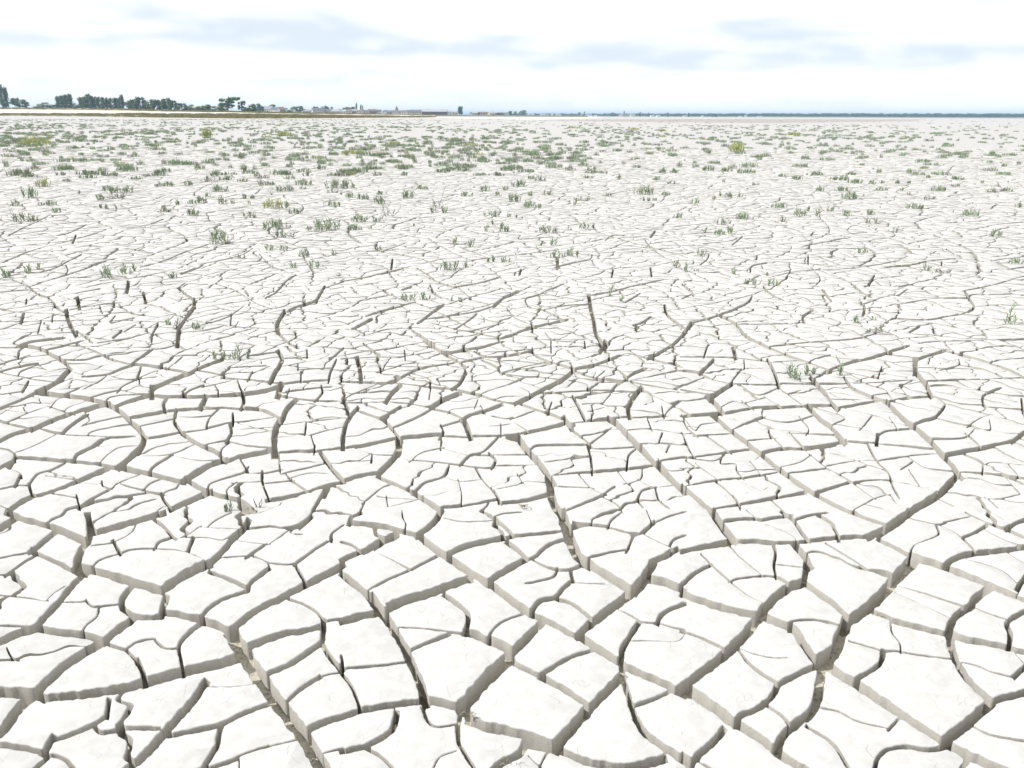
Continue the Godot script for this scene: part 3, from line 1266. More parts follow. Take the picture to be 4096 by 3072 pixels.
		[25, 112,456, 260,510, 330,570, 392,645],
		[25, 248,508, 300,480, 385,427],
		[15, 335,564, 480,500, 575,448],
		[28, 385,628, 520,615, 648,605],
		[17, 638,628, 662,590, 650,555],
		[24, 650,610, 810,620],
		[10, 652,552, 765,518],
		[40, 798,520, 820,570, 838,628],
		[20, 840,616, 1030,610, 1210,588],
		[8, 1035,616, 1035,546],
		[8, 825,520, 950,550, 1095,535],
		[29, 1200,592, 1350,560, 1460,528],
		[10, 1095,506, 1216,584],
		[12, 990,488, 1090,500, 1245,448],
		[29, 15,691, 180,665, 350,629],
		[54, 372,640, 372,710, 320,780, 245,856],
		[38, 250,850, 130,868, 15,905],
		[6, 25,780, 185,770],
		[14, 194,785, 200,726],
		[8, 105,698, 220,730, 330,736],
		[15, 450,775, 520,720, 655,688],
		[15, 650,640, 645,695],
		[22, 776,798, 830,740, 920,715, 1015,626],
		[6, 655,690, 840,740],
		[12, 375,752, 460,770, 630,785, 785,802],
		[14, 785,800, 900,815, 995,816],
		[20, 978,816, 1002,770, 965,735],
		[8, 972,740, 1205,734],
		[8, 845,736, 970,741],
		[12, 992,803, 1268,799],
		[55, 1145,612, 1190,690, 1260,760, 1330,850, 1372,925],
		[66, 1345,895, 1360,980, 1380,1050, 1418,1112],
		[38, 1085,622, 1160,648],
		[20, 1485,566, 1540,610, 1618,676],
		[38, 1445,496, 1492,566],
		[15, 1225,705, 1245,684, 1300,671, 1590,670],
		[20, 1598,682, 1620,760, 1626,856],
		[10, 1335,776, 1480,760, 1618,739],
		[28, 1375,866, 1520,850, 1680,840, 1850,825, 2040,800],
		[18, 1850,828, 1862,740, 1905,696],
		[10, 1612,690, 1750,690, 1910,679],
		[12, 1615,664, 1690,610, 1745,566],
		[20, 1485,530, 1600,520, 1748,510],
		[50, 1735,505, 1780,530, 1870,620, 1960,710, 2050,800, 2140,890, 2225,975],
		[19, 2045,772, 2225,744],
		[10, 1845,576, 2000,570, 2225,604],
		[12, 1988,515, 2012,574],
		[15, 2082,596, 2058,656],
		[14, 2108,716, 2132,664],
		[6, 1955,655, 2225,672],
		[10, 2062,764, 2120,830, 2225,830],
		[22, 1500,358, 1550,450, 1588,524],
		[35, 1898,360, 1860,440, 1872,506],
		[20, 1582,521, 1700,500, 1868,495],
		[17, 1868,500, 1990,495, 2110,489],
		[20, 1162,406, 1270,440, 1355,472],
		[14, 1340,466, 1362,404],
		[29, 1350,466, 1450,510, 1505,543],
		[6, 1365,441, 1535,419],
		[8, 1565,411, 1705,399],
		[10, 1695,404, 1744,346],
		[6, 1595,456, 1705,429],
		[12, 2092,494, 2080,436],
		[14, 2095,484, 2130,440, 2188,396],
		[42, 1888,375, 1948,302],
		[12, 1505,366, 1730,330, 1895,329],
		[27, 1755,326, 1780,292, 1840,257],
		[12, 1322,341, 1600,320, 1768,320],
		[12, 1590,318, 1592,280, 1480,253],
		[18, 1522,196, 1650,240, 1840,262],
		[10, 1646,242, 1705,196],
		[22, 1835,264, 1870,222, 1978,177],
		[14, 1842,262, 2000,230, 2190,188],
		[12, 1872,268, 2000,290, 2170,316],
		[25, 2160,314, 2225,284],
		[10, 1800,98, 1870,80, 1995,112],
		[10, 1948,165, 1956,126],
		[28, 1985,114, 2070,70, 2158,14],
		[14, 2000,112, 2210,168],
		[8, 1360,0, 1360,76],
		[12, 1578,0, 1582,45],
		[34, 1680,64, 1714,0],
		[30, 242,880, 360,930, 470,978],
		[26, 468,985, 540,920, 660,880, 694,815],
		[40, 470,980, 560,1040, 655,1105],
		[28, 650,1082, 780,1070, 1010,1028],
		[6, 776,1068, 780,990, 760,905],
		[10, 680,888, 780,910, 908,899],
		[22, 875,822, 920,900, 1000,990, 1034,1056],
		[14, 1002,962, 1158,928],
		[34, 1032,1052, 1200,1030, 1345,988],
		[14, 1145,934, 1190,910, 1330,916],
		[8, 1148,866, 1182,924],
		[14, 145,1038, 260,950, 328,926],
		[12, 116,1107, 152,1036],
		[8, 240,1000, 300,1010, 485,1021],
		[8, 302,1066, 294,1006],
		[8, 115,1100, 290,1075, 440,1040, 520,1018],
		[14, 1395,940, 1630,951],
		[14, 1535,856, 1620,950, 1708,994],
		[20, 1695,994, 1765,946],
		[20, 1460,1096, 1600,1040, 1708,997],
		[10, 1695,1006, 1790,1060, 1826,1107],
		[10, 1795,845, 1856,924],
		[10, 1844,924, 1940,890, 1952,824],
		[20, 1918,1036, 1950,970, 2045,939],
		[12, 1936,898, 2030,940, 2170,929],
		[20, 2038,950, 2060,1030, 2125,1085],
		[14, 1916,1026, 1956,1076]]],
	[2730.0, 1365.0, [
		[50, 0,940, 90,1020, 195,1112],
		[44, 180,375, 240,330, 318,280],
		[40, 165,362, 210,400, 255,462],
		[24, 252,472, 420,443, 620,425, 790,418, 968,415],
		[42, 205,482, 310,575, 420,660, 510,730, 620,820, 700,880, 790,940, 868,988],
		[22, 0,490, 120,475, 250,464],
		[40, 860,985, 1000,1060, 1115,1110],
		[34, 858,977, 960,945, 1070,912],
		[40, 815,424, 900,510, 980,570, 1050,655],
		[31, 505,722, 640,692, 800,690, 930,670, 1052,643],
		[21, 1050,642, 1180,655, 1250,660, 1450,676, 1630,692],
		[30, 1260,668, 1266,606],
		[20, 1264,612, 1320,580, 1488,564],
		[35, 835,248, 910,320, 970,400, 1004,440],
		[25, 1000,432, 1110,410, 1300,378],
		[14, 630,272, 850,276, 1062,275],
		[25, 1052,238, 1100,300, 1200,345, 1330,394],
		[38, 1322,390, 1400,470, 1486,548],
		[42, 1484,542, 1600,640, 1700,745, 1760,810, 1812,885],
		[25, 1482,548, 1560,515, 1640,490, 1698,422],
		[32, 1700,732, 1850,705, 1940,690, 2138,647],
		[40, 2130,655, 2225,585],
		[64, 1775,872, 1700,950, 1630,1010, 1475,1100],
		[22, 1812,840, 1950,850, 2192,880],
		[12, 1944,860, 1951,794],
		[10, 2114,794, 2186,876],
		[12, 2094,874, 2188,976],
		[12, 2044,1016, 2190,983],
		[12, 1640,1008, 1760,1062],
		[12, 1965,1005, 2046,1076],
		[22, 462,0, 580,50, 700,100, 826,142],
		[15, 815,142, 860,115, 948,93],
		[15, 824,142, 968,193],
		[25, 882,229, 960,185, 1100,135, 1240,105, 1330,72, 1458,32],
		[34, 332,50, 345,106],
		[12, 0,100, 140,100, 320,105, 568,132],
		[14, 140,96, 160,34],
		[28, 556,126, 590,190, 615,260, 622,296],
		[10, 582,136, 740,130, 828,140],
		[15, 312,276, 480,280, 628,280],
		[16, 308,294, 322,255, 374,186],
		[12, 366,192, 400,180, 400,134],
		[30, 116,206, 196,124],
		[18, 0,190, 90,200, 188,242],
		[12, 0,290, 148,232],
		[10, 145,233, 306,272],
		[15, 0,320, 188,346],
		[25, 1698,62, 1600,90, 1516,122],
		[44, 1510,120, 1510,205],
		[42, 1514,202, 1570,270, 1614,358],
		[14, 1542,260, 1780,250, 2225,240],
		[18, 1692,58, 1890,110, 2100,180, 2225,245],
		[8, 1322,85, 1506,106],
		[22, 1312,396, 1420,370, 1614,354],
		[14, 1610,345, 1700,372, 1800,400, 1958,411],
		[22, 1962,428, 1950,355, 2058,306],
		[12, 1952,420, 2225,442],
		[20, 2200,374, 2206,446],
		[15, 1634,354, 1700,400, 1692,436],
		[8, 1632,490, 1700,510, 1868,546],
		[12, 1854,548, 1930,500, 1996,478],
		[8, 1112,270, 1350,260, 1508,250],
		[12, 1268,236, 1292,164],
		[8, 1092,208, 1278,242],
		[10, 1672,187, 1790,155, 1790,114],
		[8, 1404,292, 1486,258],
		[8, 1406,284, 1446,336],
		[8, 1325,324, 1374,386],
		[8, 1212,351, 1328,334],
		[8, 962,370, 1146,375],
		[8, 1862,542, 1990,580, 1990,514],
		[15, 1612,631, 1820,625, 1896,566],
		[14, 1836,596, 1946,694],
		[10, 0,490, 30,560, 94,614],
		[10, 16,504, 80,580, 120,540, 206,528],
		[12, 84,611, 316,600],
		[12, 165,616, 240,670, 316,724],
		[16, 0,600, 40,690, 84,756],
		[20, 0,750, 80,745, 300,715, 440,699],
		[12, 54,758, 200,770, 264,738],
		[10, 258,742, 250,790, 345,792, 350,830, 394,886],
		[20, 34,931, 200,900, 260,890, 400,880, 600,849],
		[8, 94,796, 236,894],
		[8, 444,784, 505,855],
		[10, 0,820, 106,815],
		[16, 214,904, 330,1000, 374,1076],
		[6, 364,896, 495,952],
		[30, 190,1092, 380,1055, 590,1015, 790,978],
		[10, 584,1032, 664,1107],
		[10, 359,1046, 372,1090],
		[12, 244,432, 330,390, 400,400, 528,368],
		[10, 394,394, 454,446],
		[12, 374,286, 490,350, 628,298],
		[8, 544,366, 636,424],
		[10, 634,306, 680,340, 756,323],
		[8, 674,336, 786,415],
		[16, 314,574, 410,530, 528,487],
		[10, 518,444, 530,490, 690,520, 858,478],
		[6, 344,508, 416,532],
		[12, 558,554, 566,606],
		[8, 424,641, 606,624],
		[12, 564,594, 656,686],
		[12, 704,594, 796,696],
		[8, 694,590, 1005,601],
		[8, 556,564, 806,586],
		[10, 764,494, 820,560, 806,596],
		[10, 864,428, 1050,490, 984,534],
		[8, 994,534, 1160,560, 1268,603],
		[12, 1156,564, 1226,484],
		[8, 1346,494, 1394,566],
		[10, 634,812, 760,780, 828,736],
		[14, 834,734, 946,826],
		[14, 684,851, 936,819],
		[8, 944,801, 1130,770, 1276,770],
		[6, 962,686, 1106,753],
		[18, 1204,672, 1260,770, 1340,850, 1360,930, 1404,1008],
		[20, 1102,911, 1230,895, 1350,895],
		[10, 944,816, 1116,914],
		[12, 1344,899, 1626,952],
		[10, 1284,766, 1480,735, 1648,719],
		[8, 1474,746, 1580,810, 1748,831],
		[14, 1426,818, 1486,776],
		[12, 1476,834, 1544,936],
		[10, 1104,916, 1246,1019],
		[12, 1104,1093, 1240,1020, 1348,988],
		[10, 1194,1057, 1296,1082]]],
	[0.0, 700.0, [
		[18, 85,678, 180,720, 240,770, 320,800, 370,860, 425,893],
		[38, 428,875, 450,960, 494,1046],
		[20, 500,1015, 600,1090],
		[34, 500,795, 515,866],
		[30, 928,765, 946,830],
		[32, 834,692, 818,764],
		[28, 1258,800, 1262,866],
		[34, 1256,862, 1190,950, 1158,1008],
		[38, 1160,1000, 1148,1114],
		[22, 1154,735, 1250,806],
		[26, 2106,724, 2060,800, 2030,825, 1940,850, 1866,887],
		[40, 1846,882, 1800,960, 1802,1026],
		[26, 1802,1022, 1860,1080, 1936,1124],
		[11, 2225,696, 2094,737],
		[18, 1916,646, 1850,690, 1790,760, 1724,792],
		[13, 526,516, 430,565, 340,610, 262,633],
		[10, 556,326, 460,370, 374,392],
		[22, 492,394, 470,440],
		[12, 166,336, 54,394],
		[8, 326,256, 250,300, 174,332],
		[12, 428,584, 440,620, 416,654],
		[8, 676,556, 600,580, 544,613],
		[11, 984,316, 1056,288],
		[17, 1316,584, 1290,600, 1174,643],
		[12, 1196,704, 1154,734],
		[10, 1636,477, 1560,520, 1400,560, 1304,582],
		[10, 1348,452, 1200,500, 1080,550, 912,598],
		[10, 1404,707, 1540,755, 1660,830, 1766,873],
		[10, 1684,514, 1760,590, 1856,622],
		[10, 774,841, 840,890, 946,912],
		[8, 0,760, 186,744],
		[10, 454,872, 640,840, 786,828],
		[13, 648,852, 664,896],
		[28, 154,894, 136,956],
		[18, 172,808, 168,838],
		[14, 342,902, 338,950],
		[16, 264,954, 246,1026],
		[24, 734,1060, 786,1014],
		[12, 876,976, 814,1014],
		[22, 1024,968, 976,1056],
		[9, 990,1046, 984,1096],
		[16, 716,954, 744,914],
		[12, 724,962, 866,928],
		[24, 112,1114, 220,1080, 418,1058],
		[10, 634,1092, 846,1058],
		[10, 1304,974, 1480,920, 1586,845],
		[13, 1500,904, 1494,970],
		[8, 1494,968, 1626,1002]]],
	[1365.0, 700.0, [
		[16, 494,606, 580,660, 620,690, 746,733],
		[16, 734,727, 900,700, 1030,662],
		[21, 332,544, 324,610],
		[28, 1402,532, 1400,606],
		[22, 1166,614, 1154,646],
		[14, 0,690, 150,665, 260,640, 400,607],
		[10, 408,447, 264,497],
		[28, 1148,756, 1050,800, 984,855],
		[15, 994,848, 880,885, 720,910, 552,932],
		[27, 666,840, 590,890, 494,960],
		[19, 162,913, 260,880, 380,850, 478,822],
		[29, 198,930, 94,988],
		[19, 84,996, 156,1034],
		[10, 144,1042, 300,1000, 456,989],
		[25, 462,1006, 606,1104],
		[15, 734,1004, 830,940, 876,906],
		[26, 1468,937, 1220,1000, 1100,1040, 1032,1062],
		[12, 852,1012, 940,990, 1056,958],
		[12, 592,958, 740,1000, 860,1020, 1046,1062],
		[16, 1226,862, 1200,830, 1200,800, 1290,770, 1438,707],
		[12, 1214,853, 1306,877],
		[10, 1294,876, 1450,845, 1596,839],
		[18, 1294,868, 1420,930, 1458,943],
		[37, 1603,780, 1620,870, 1640,960, 1650,1030, 1704,1116],
		[14, 1616,783, 1760,755, 1890,720, 2098,678],
		[14, 1936,771, 1844,824],
		[22, 2006,916, 1960,950, 1894,972],
		[28, 1910,966, 1910,1006],
		[28, 2096,842, 2120,910, 2225,990],
		[30, 2225,1030, 2154,1094],
		[16, 1762,614, 1754,660],
		[18, 2004,604, 2011,656],
		[20, 2034,364, 2006,404],
		[12, 1964,414, 2010,470, 2096,533],
		[10, 1714,424, 1760,390, 1856,395],
		[13, 1624,520, 1610,548, 1500,570, 1384,601],
		[10, 774,467, 966,543],
		[19, 274,746, 306,774],
		[16, 576,714, 610,770, 646,794],
		[17, 456,722, 394,743],
		[12, 1360,1064, 1360,1134],
		[10, 1324,1026, 1370,1070, 1508,1081],
		[8, 764,735, 846,805],
		[10, 1076,865, 1120,920, 1208,963]]],
	[2730.0, 700.0, [
		[34, 0,1042, 40,985, 66,955],
		[20, 46,957, 200,920, 370,855, 430,820, 452,786],
		[18, 0,710, 60,760, 72,784],
		[15, 0,802, 66,772],
		[29, 224,905, 340,960, 420,1050, 585,1134],
		[10, 364,965, 600,965, 788,955],
		[24, 846,876, 780,920, 792,956],
		[24, 1158,824, 1180,860, 1168,916],
		[12, 1154,842, 1256,808],
		[18, 1096,704, 1160,760, 1226,793],
		[21, 906,744, 964,816],
		[24, 1244,654, 1206,716],
		[18, 526,725, 570,770, 656,813],
		[14, 582,1111, 800,1090, 1040,1070, 1180,1050, 1268,1022],
		[21, 1534,986, 1474,1018],
		[27, 1836,764, 1890,850, 1856,886],
		[14, 1878,882, 1750,910, 1590,940, 1362,930],
		[10, 1424,832, 1630,800, 1848,794],
		[12, 1532,1091, 1700,1075, 2225,1064],
		[17, 440,626, 450,592, 548,568],
		[9, 614,652, 780,620, 1130,600, 1408,553],
		[10, 774,473, 820,455, 1088,403],
		[12, 878,644, 892,680, 866,714],
		[13, 815,524, 815,576],
		[13, 386,400, 324,454],
		[15, 846,372, 834,392],
		[13, 172,514, 160,550, 114,584],
		[12, 1714,481, 1756,514],
		[10, 1812,753, 1980,720, 2198,662],
		[10, 1404,727, 1646,668],
		[13, 1456,740, 1404,778],
		[8, 2002,557, 2225,528],
		[13, 1680,564, 1680,580],
		[10, 2112,612, 2225,598]]]]
# ---------------------------------------------------------------- glasswort
const GREEN := [Color(0.23, 0.3, 0.195), Color(0.26, 0.335, 0.21), Color(0.225, 0.285, 0.215), Color(0.285, 0.345, 0.205)]
const YELLOW := [Color(0.42, 0.46, 0.2), Color(0.38, 0.43, 0.2), Color(0.45, 0.46, 0.22)]
const GREY := [Color(0.18, 0.165, 0.145), Color(0.21, 0.195, 0.17), Color(0.14, 0.135, 0.12), Color(0.17, 0.17, 0.13)]

func stem(g: Geo, r: RandomNumberGenerator, foot: Vector3, tall: float, pal: Array, thick: float, arms: int) -> void:
	var col: Color = pal[r.randi() % pal.size()]
	col = col * r.randf_range(0.8, 1.2)
	var lean := Vector3(r.randf_range(-0.28, 0.28), 1.0, r.randf_range(-0.28, 0.28)) * tall
	var bend := Vector3(r.randf_range(-0.12, 0.12), 0, r.randf_range(-0.12, 0.12)) * tall
	var p0 := foot - Vector3(0, 0.012, 0)
	var p1 := foot + lean * 0.35 + bend
	var p2 := foot + lean * 0.7 + bend * 1.2
	var p3 := foot + lean
	g.tube([p0, p1, p2, p3], [thick * 0.8, thick, thick * 0.95, thick * 0.3], [col, col, col, col])
	var turn := r.randf() * PI
	for a in arms:
		var f := 0.22 + 0.6 * a / maxf(arms, 1)
		var at := p0.lerp(p3, f) + bend * sin(f * PI)
		turn += PI if a % 2 else 1.57
		var out := Vector3(cos(turn), 0, sin(turn))
		var ln := tall * (0.5 - 0.32 * f) * r.randf_range(0.7, 1.25)
		var m := at + out * ln * 0.38 + Vector3(0, ln * 0.42, 0)
		var e := at + out * ln * 0.6 + Vector3(0, ln, 0)
		var ac := col * r.randf_range(0.9, 1.2)
		g.tube([at, m, e], [thick * 0.75, thick * 0.85, thick * 0.3], [ac, ac, ac])

func twig(g: Geo, r: RandomNumberGenerator, foot: Vector3, tall: float, thick: float) -> void:
	var col: Color = GREY[r.randi() % GREY.size()]
	var p := foot - Vector3(0, 0.01, 0)
	var d := Vector3(r.randf_range(-1, 1), r.randf_range(0.5, 1.3), r.randf_range(-1, 1)).normalized()
	var pts := [p]
	var rad := [thick]
	var cols := [col]
	var k := 4
	for j in k:
		d = (d + Vector3(r.randf_range(-0.6, 0.6), r.randf_range(-0.35, 0.35), r.randf_range(-0.6, 0.6))).normalized()
		p += d * tall / k
		p.y = maxf(p.y, 0.003)
		pts.append(p)
		rad.append(thick * (1.0 - 0.2 * j))
		cols.append(col)
		if r.randf() < 0.5:
			var b := d + Vector3(r.randf_range(-1, 1), r.randf_range(0, 0.8), r.randf_range(-1, 1))
			g.tube([p, p + b * tall * 0.16, p + b * tall * 0.25 + Vector3(0, 0.01, 0)], [thick * 0.6, thick * 0.5, thick * 0.2], [col, col, col])
	g.tube(pts, rad, cols)

# one clump: width and height in metres; kind g green, y yellow-green, d withered
func clump(r: RandomNumberGenerator, wide: float, tall: float, kind: String, thick: float, dense: float) -> Array:
	var g := Geo.new()
	var t := Geo.new()
	var n := clampi(int(dense * wide / 0.02), 3, 50)
	var pal: Array = YELLOW if kind == "y" else GREEN
	for k in n:
		var a := r.randf() * TAU
		var q := sqrt(r.randf()) * wide * 0.5
		var foot := Vector3(cos(a) * q, 0, sin(a) * q * 0.6)
		var edge := 1.0 - 0.45 * q / (wide * 0.5 + 0.001)
		if kind == "d" and r.randf() < 0.6:
			twig(t, r, foot, tall * r.randf_range(0.5, 1.1), thick * 0.8)
		else:
			stem(g, r, foot, tall * edge * r.randf_range(0.6, 1.05), pal, thick, 2 + r.randi() % 5)
	for k in int(n * 0.35) + 1:
		var a := r.randf() * TAU
		var q := sqrt(r.randf()) * wide * 0.55
		twig(t, r, Vector3(cos(a) * q, 0, sin(a) * q * 0.6), minf(tall * 0.35, 0.08), thick * 0.55)
	return [g, t]

func plant(at: Vector3, wide: float, tall: float, kind: String, label: String, thick: float, dense: float) -> void:
	var r := RandomNumberGenerator.new()
	r.seed = int(at.x * 977.0) * 7919 + int(at.z * 991.0)
	var gt := clump(r, wide, tall, kind, thick, dense)
	var o := thing("glasswort_plant", at, label, "plant", "glasswort plants growing out of the cracked mud")
	if not gt[0].i.is_empty():
		part("foliage", gt[0].mesh(M.plant), o)
	part("dead_foliage", gt[1].mesh(M.twig), o)

func plant_frames() -> Array:
	# [corner x, corner y, [x, y of the foot, width, height in the enlargement, kind]]
	return [
	[0.0, 700.0, [[195,148,90,70,"g"],[280,75,90,48,"y"],[100,200,40,32,"g"],[310,197,110,28,"g"],[370,245,60,34,"g"],[160,302,140,58,"d"],[215,300,40,35,"g"],[510,124,22,28,"g"],[440,42,60,20,"d"],[570,22,110,24,"g"],[190,14,110,20,"g"],[880,28,80,20,"g"],[690,98,60,32,"g"],[780,114,150,44,"g"],[760,155,110,40,"d"],[660,165,60,38,"g"],[650,216,28,34,"g"],[695,222,34,34,"g"],[750,220,18,28,"g"],[1040,73,70,24,"g"],[1092,74,58,34,"g"],[1222,68,60,30,"g"],[1350,42,70,32,"d"],[1460,34,90,26,"g"],[1570,44,80,24,"d"],[1690,20,110,22,"d"],[1880,26,80,24,"d"],
		[1152,194,45,34,"g"],[1055,240,50,44,"g"],[1105,240,36,22,"g"],[1240,186,70,24,"g"],[1312,180,70,44,"g"],[1345,140,40,24,"g"],[1442,187,55,44,"g"],[1512,186,28,28,"g"],[1580,154,40,30,"g"],[1640,155,34,28,"g"],[1615,192,28,28,"g"],[1252,260,110,40,"g"],[1410,106,70,40,"g"],[1470,106,40,24,"g"],[1700,68,48,42,"g"],[1752,68,70,32,"g"],[1850,106,110,46,"g"],[1965,66,110,40,"g"],[1966,92,40,24,"g"],[1768,216,165,62,"y"],[1852,214,60,50,"g"],[1902,248,70,36,"g"],[1942,248,40,38,"g"],[2150,84,90,62,"g"],[2165,114,90,30,"d"],[2152,204,110,42,"g"],[1770,346,200,62,"g"],[1820,400,190,44,"d"],[2080,356,230,80,"g"],
		[1410,446,120,110,"g"],[1478,444,50,40,"d"],[1640,276,80,44,"d"],[1582,268,18,30,"g"],[1746,486,60,52,"g"],[1842,488,60,50,"g"],[1560,538,50,34,"g"],[1972,532,80,55,"g"],[2090,522,32,40,"d"],[2162,522,34,44,"g"],[1902,604,50,54,"g"],[2030,604,80,64,"g"],[40,664,80,48,"g"],[180,636,60,60,"g"],[246,614,34,40,"g"],[690,670,100,78,"g"],[820,644,80,64,"g"],[880,626,22,40,"g"],[1126,670,70,44,"g"],[1140,998,60,110,"d"],[1262,996,90,50,"g"],[1088,974,34,48,"g"],[2195,656,30,30,"d"]]],
	[1365.0, 700.0, [[40,86,110,50,"g"],[58,146,70,38,"g"],[142,156,80,38,"g"],[240,186,110,48,"g"],[252,128,60,30,"g"],[430,150,100,55,"g"],[508,90,110,24,"g"],[310,268,70,70,"d"],[120,304,110,52,"g"],[220,302,60,40,"g"],[92,356,110,40,"g"],[190,348,36,24,"g"],[600,244,50,46,"g"],[666,246,50,50,"g"],[630,216,60,80,"d"],[816,138,90,30,"g"],[936,104,80,34,"g"],[1020,134,40,38,"g"],[1066,96,50,28,"g"],[1118,172,90,58,"g"],[1156,74,110,38,"g"],[1226,24,50,24,"g"],[1292,38,90,34,"d"],[1230,138,40,42,"g"],[1332,130,70,40,"d"],[1222,210,90,42,"g"],[1280,216,38,40,"g"],[942,266,38,34,"g"],[1002,272,70,44,"g"],[1076,274,38,42,"g"],[1135,278,14,34,"g"],[940,364,34,44,"g"],[1046,368,80,58,"g"],[980,324,14,36,"g"],[1336,372,150,44,"g"],[1572,348,60,44,"g"],[1510,196,18,38,"g"],[1566,164,110,28,"d"],
		[1600,20,70,20,"g"],[1800,24,50,24,"g"],[1726,138,80,24,"d"],[1960,126,130,60,"g"],[2102,132,60,30,"g"],[2000,168,100,28,"g"],[2050,34,60,24,"g"],[2142,58,60,20,"d"],[2176,278,70,34,"g"],[1380,456,60,60,"g"],[1300,458,24,40,"g"],[1400,536,90,60,"d"],[1482,526,110,58,"g"],[742,450,48,54,"g"],[832,466,58,48,"g"],[1066,566,50,44,"g"],[992,564,28,42,"g"],[956,566,18,34,"g"],[662,616,90,80,"g"],[736,606,40,70,"g"],[802,604,30,58,"g"],[742,624,110,28,"d"],[440,808,70,62,"g"],[398,804,30,38,"g"],[520,806,50,54,"g"],[580,804,70,30,"d"],[770,824,40,50,"g"],[714,818,9,28,"g"],[1740,788,45,80,"g"],[1816,820,10,44,"g"],[1760,524,8,24,"g"],[2180,604,40,58,"g"],[470,334,20,30,"g"],[250,486,28,40,"g"]]],
	[2730.0, 700.0, [[740,28,80,24,"g"],[980,33,50,26,"g"],[1040,34,60,32,"g"],[1120,54,90,30,"g"],[1226,58,40,24,"g"],[1290,54,30,20,"g"],[1392,56,34,24,"g"],[1456,56,40,20,"g"],[1590,18,50,15,"g"],[1760,30,40,24,"g"],[1800,30,60,15,"g"],[1660,104,100,30,"g"],[1770,74,60,20,"g"],[1940,54,18,20,"g"],[2100,108,70,24,"g"],[2000,114,60,30,"d"],[472,66,50,20,"g"],[270,48,24,20,"g"],[886,104,70,30,"g"],[1032,104,110,30,"g"],[1082,154,110,44,"g"],[1292,100,80,24,"g"],[1420,102,24,24,"g"],[1466,128,14,30,"g"],[80,184,60,34,"g"],[245,138,28,24,"g"],[302,144,70,30,"g"],[370,144,40,24,"g"],[196,162,28,34,"g"],[620,212,110,38,"g"],[768,266,80,62,"g"],[816,234,20,40,"g"],[870,266,24,50,"g"],[946,236,50,48,"d"],[1066,264,60,40,"g"],[1220,254,60,34,"g"],[412,286,130,44,"g"],[642,304,50,38,"g"],[236,386,90,40,"g"],[306,384,48,60,"g"],[246,324,70,38,"d"],[145,376,14,48,"g"],[1232,314,90,40,"d"],[1606,158,90,20,"d"],[1492,218,130,34,"g"],[1862,266,110,40,"g"],[2176,208,40,30,"g"],[2026,398,80,44,"g"],
		[120,524,48,60,"g"],[26,626,24,58,"g"],[90,624,60,15,"d"],[330,644,14,48,"g"],[1140,508,30,34,"g"],[1186,502,60,34,"d"],[1376,374,40,38,"d"],[1570,616,48,44,"g"],[1692,634,110,34,"d"],[2160,576,90,38,"g"],[412,706,30,55,"g"],[462,710,50,44,"d"],[572,718,90,60,"g"],[550,654,10,38,"g"],[1120,960,50,60,"g"],[2132,968,70,95,"g"],[1260,1024,150,46,"d"],[1240,944,28,40,"d"]]],
	[0.0, 1365.0, [[1412,114,60,56,"g"],[1462,116,60,70,"g"],[1536,116,80,98,"g"],[1602,114,50,64,"g"],[1480,1098,40,95,"g"],[1662,1080,90,52,"d"]]],
	[2730.0, 1365.0, [[695,236,40,95,"g"],[745,248,44,95,"g"],[812,228,46,90,"g"],[858,214,24,50,"d"],[1020,220,26,105,"g"]]],
	[0.0, 0.0, [[225,940,190,40,"y"],[1345,894,60,50,"y"],[1853,880,120,26,"y"],[2290,1000,150,30,"y"],[2540,940,110,20,"y"],[4770,982,112,52,"y"],[4108,840,80,12,"y"],[4290,850,60,12,"y"],[5146,875,90,18,"y"],[3720,832,110,12,"y"],[200,925,200,30,"g"]]]]

